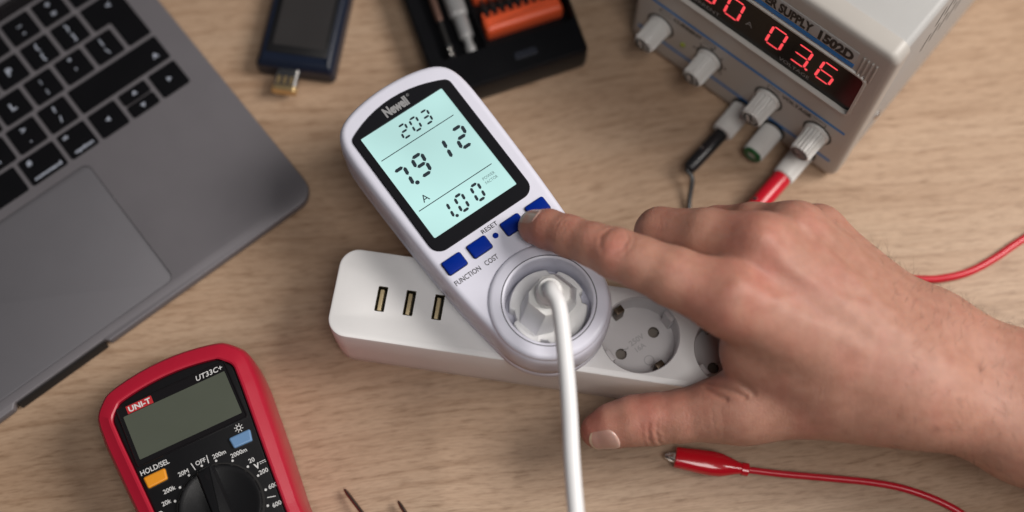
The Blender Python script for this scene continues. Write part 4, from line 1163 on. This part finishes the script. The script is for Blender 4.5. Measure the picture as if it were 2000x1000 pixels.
    nm.node_tree.links.new(at2.outputs['Fac'], rp_.inputs[0]); nm.node_tree.links.new(rp_.outputs[0], q.inputs['Base Color'])
    q.inputs['Roughness'].default_value = 0.30; q.inputs['Coat Weight'].default_value = 0.2
    q.inputs['Subsurface Weight'].default_value = 0.2; q.inputs['Subsurface Scale'].default_value = 0.001

    def nail(centre, u, dorsal, length, width, lift_tip):
        """centre: a point inside the finger under the nail; u points to the finger end."""
        u = u / np.linalg.norm(u); dv = dorsal - u * (dorsal @ u); dv /= np.linalg.norm(dv); s_ = np.cross(u, dv)
        nu, nw = 18, 15; P = []; al = []
        for i in range(nu):
            a = i / (nu - 1)
            for j in range(nw):
                b = 2 * j / (nw - 1) - 1
                # rounded outline: square-ish at the root, gently curved at the free edge
                wa = width / 2 * (1 - 0.22 * max(0, 1 - a * 3.2) ** 2 - 0.10 * max(0, a * 3 - 2) ** 2)
                la = (a - 0.5) * length + (0.14 * length * (-(b * b)) * (2 * a - 0.75))
                P.append(centre + u * la + s_ * (b * wa)); al.append(a)
        P = np.array(P); al = np.array(al)
        # drop on to the skin along the dorsal direction
        t_ = np.full(len(P), 20.0)
        for _ in range(40): t_ -= np.clip(hand_sdf(P + dv * t_[:, None]), -2, 2) * 0.7
        S = P + dv * t_[:, None]
        bb = np.tile(2 * np.arange(nw) / (nw - 1) - 1, nu)
        lift = 0.30 + 0.25 * (1 - bb ** 2) + lift_tip * np.clip(al - 0.7, 0, 1)
        edge = (np.abs(bb) > 0.95) | (al < 0.03)
        lift = np.where(edge, -0.15, lift)
        S = S + dv * lift[:, None]
        B = S - dv * 0.55
        mb = MB(); mb.v = [tuple(x) for x in S] + [tuple(x) for x in B]; k = nu * nw
        for i in range(nu - 1):
            for j in range(nw - 1):
                a = i * nw + j; mb.f.append((a, a + 1, a + nw + 1, a + nw)); mb.f.append((k + a, k + a + nw, k + a + nw + 1, k + a + 1))
        for j in range(nw - 1):
            a = (nu - 1) * nw + j; mb.f.append((a, a + 1, k + a + 1, k + a)); mb.f.append((j, k + j, k + j + 1, j + 1))
        for i in range(nu - 1):
            a = i * nw; mb.f.append((a, a + nw, k + a + nw, k + a)); a = i * nw + nw - 1; mb.f.append((a, k + a, k + a + nw, a + nw))
        no = obj('fingernail', mb, nm, o, smooth=60)
        x = no.data.attributes.new('along', 'FLOAT', 'POINT'); x.data.foreach_set('value', np.concatenate([al, al]).astype(np.float32))
        return no
    I = HBW['index']; u = I[0][0] - I[2][0]
    nail(V3(1049, 438, 82) , u, np.array([-0.30, 0.28, 0.91]), 12.0, 10.8, 0.3)
    T = HBW['thumb']; u = T[0][0] - T[2][0]
    nail(V3(1182, 848, 44), u, np.array([0.0, -0.62, 0.78]), 14.0, 12.5, 0.8)

    # fine body hair
    rs = np.random.RandomState(11); mb = MB()
    cand = np.argwhere((n[:, 2] > -0.1)).ravel()
    pxs = []
    armx = V3(1720, 700, 80)[0]; hx = V3(1560, 450, 100)[0]
    adir = np.array(at(1780, 715, 80) - at(2000, 810, 75)); adir /= np.linalg.norm(adir)
    prob = np.where(v[cand, 0] > armx, 1.0, np.where((v[cand, 0] > hx) & (n[cand, 1] > 0.35), 0.10, 0.0))
    prob /= prob.sum()
    for i in rs.choice(cand, 800, replace=False, p=prob):
        b = v[i]; nn = n[i]; on_arm = b[0] > armx
        d = adir * (-0.15 if not on_arm else -0.2) + nn * 0.45 + np.array([0.15, 0.9 * (1 if nn[1] > 0 else -0.9), 0.0]) + rs.normal(size=3) * 0.30
        d -= nn * (d @ nn) * 0.55; d /= np.linalg.norm(d)
        ln = rs.uniform(3.0, 7.5); q0 = b - nn * 0.2
        curl = rs.normal(size=3) * 0.25 - nn * 0.25
        P = [q0 + d * ln * t_ + curl * ln * t_ * t_ for t_ in (0, .35, .7, 1)]
        mb.tube(P, [.05, .046, .034, .01], 3, cap=False)
    hm = mat('body_hair', (0.055, 0.030, 0.018, 1), 0.45)
    ho = obj('arm_hair', mb, hm, o, smooth=0); ho['kind'] = 'stuff'


build_hand()
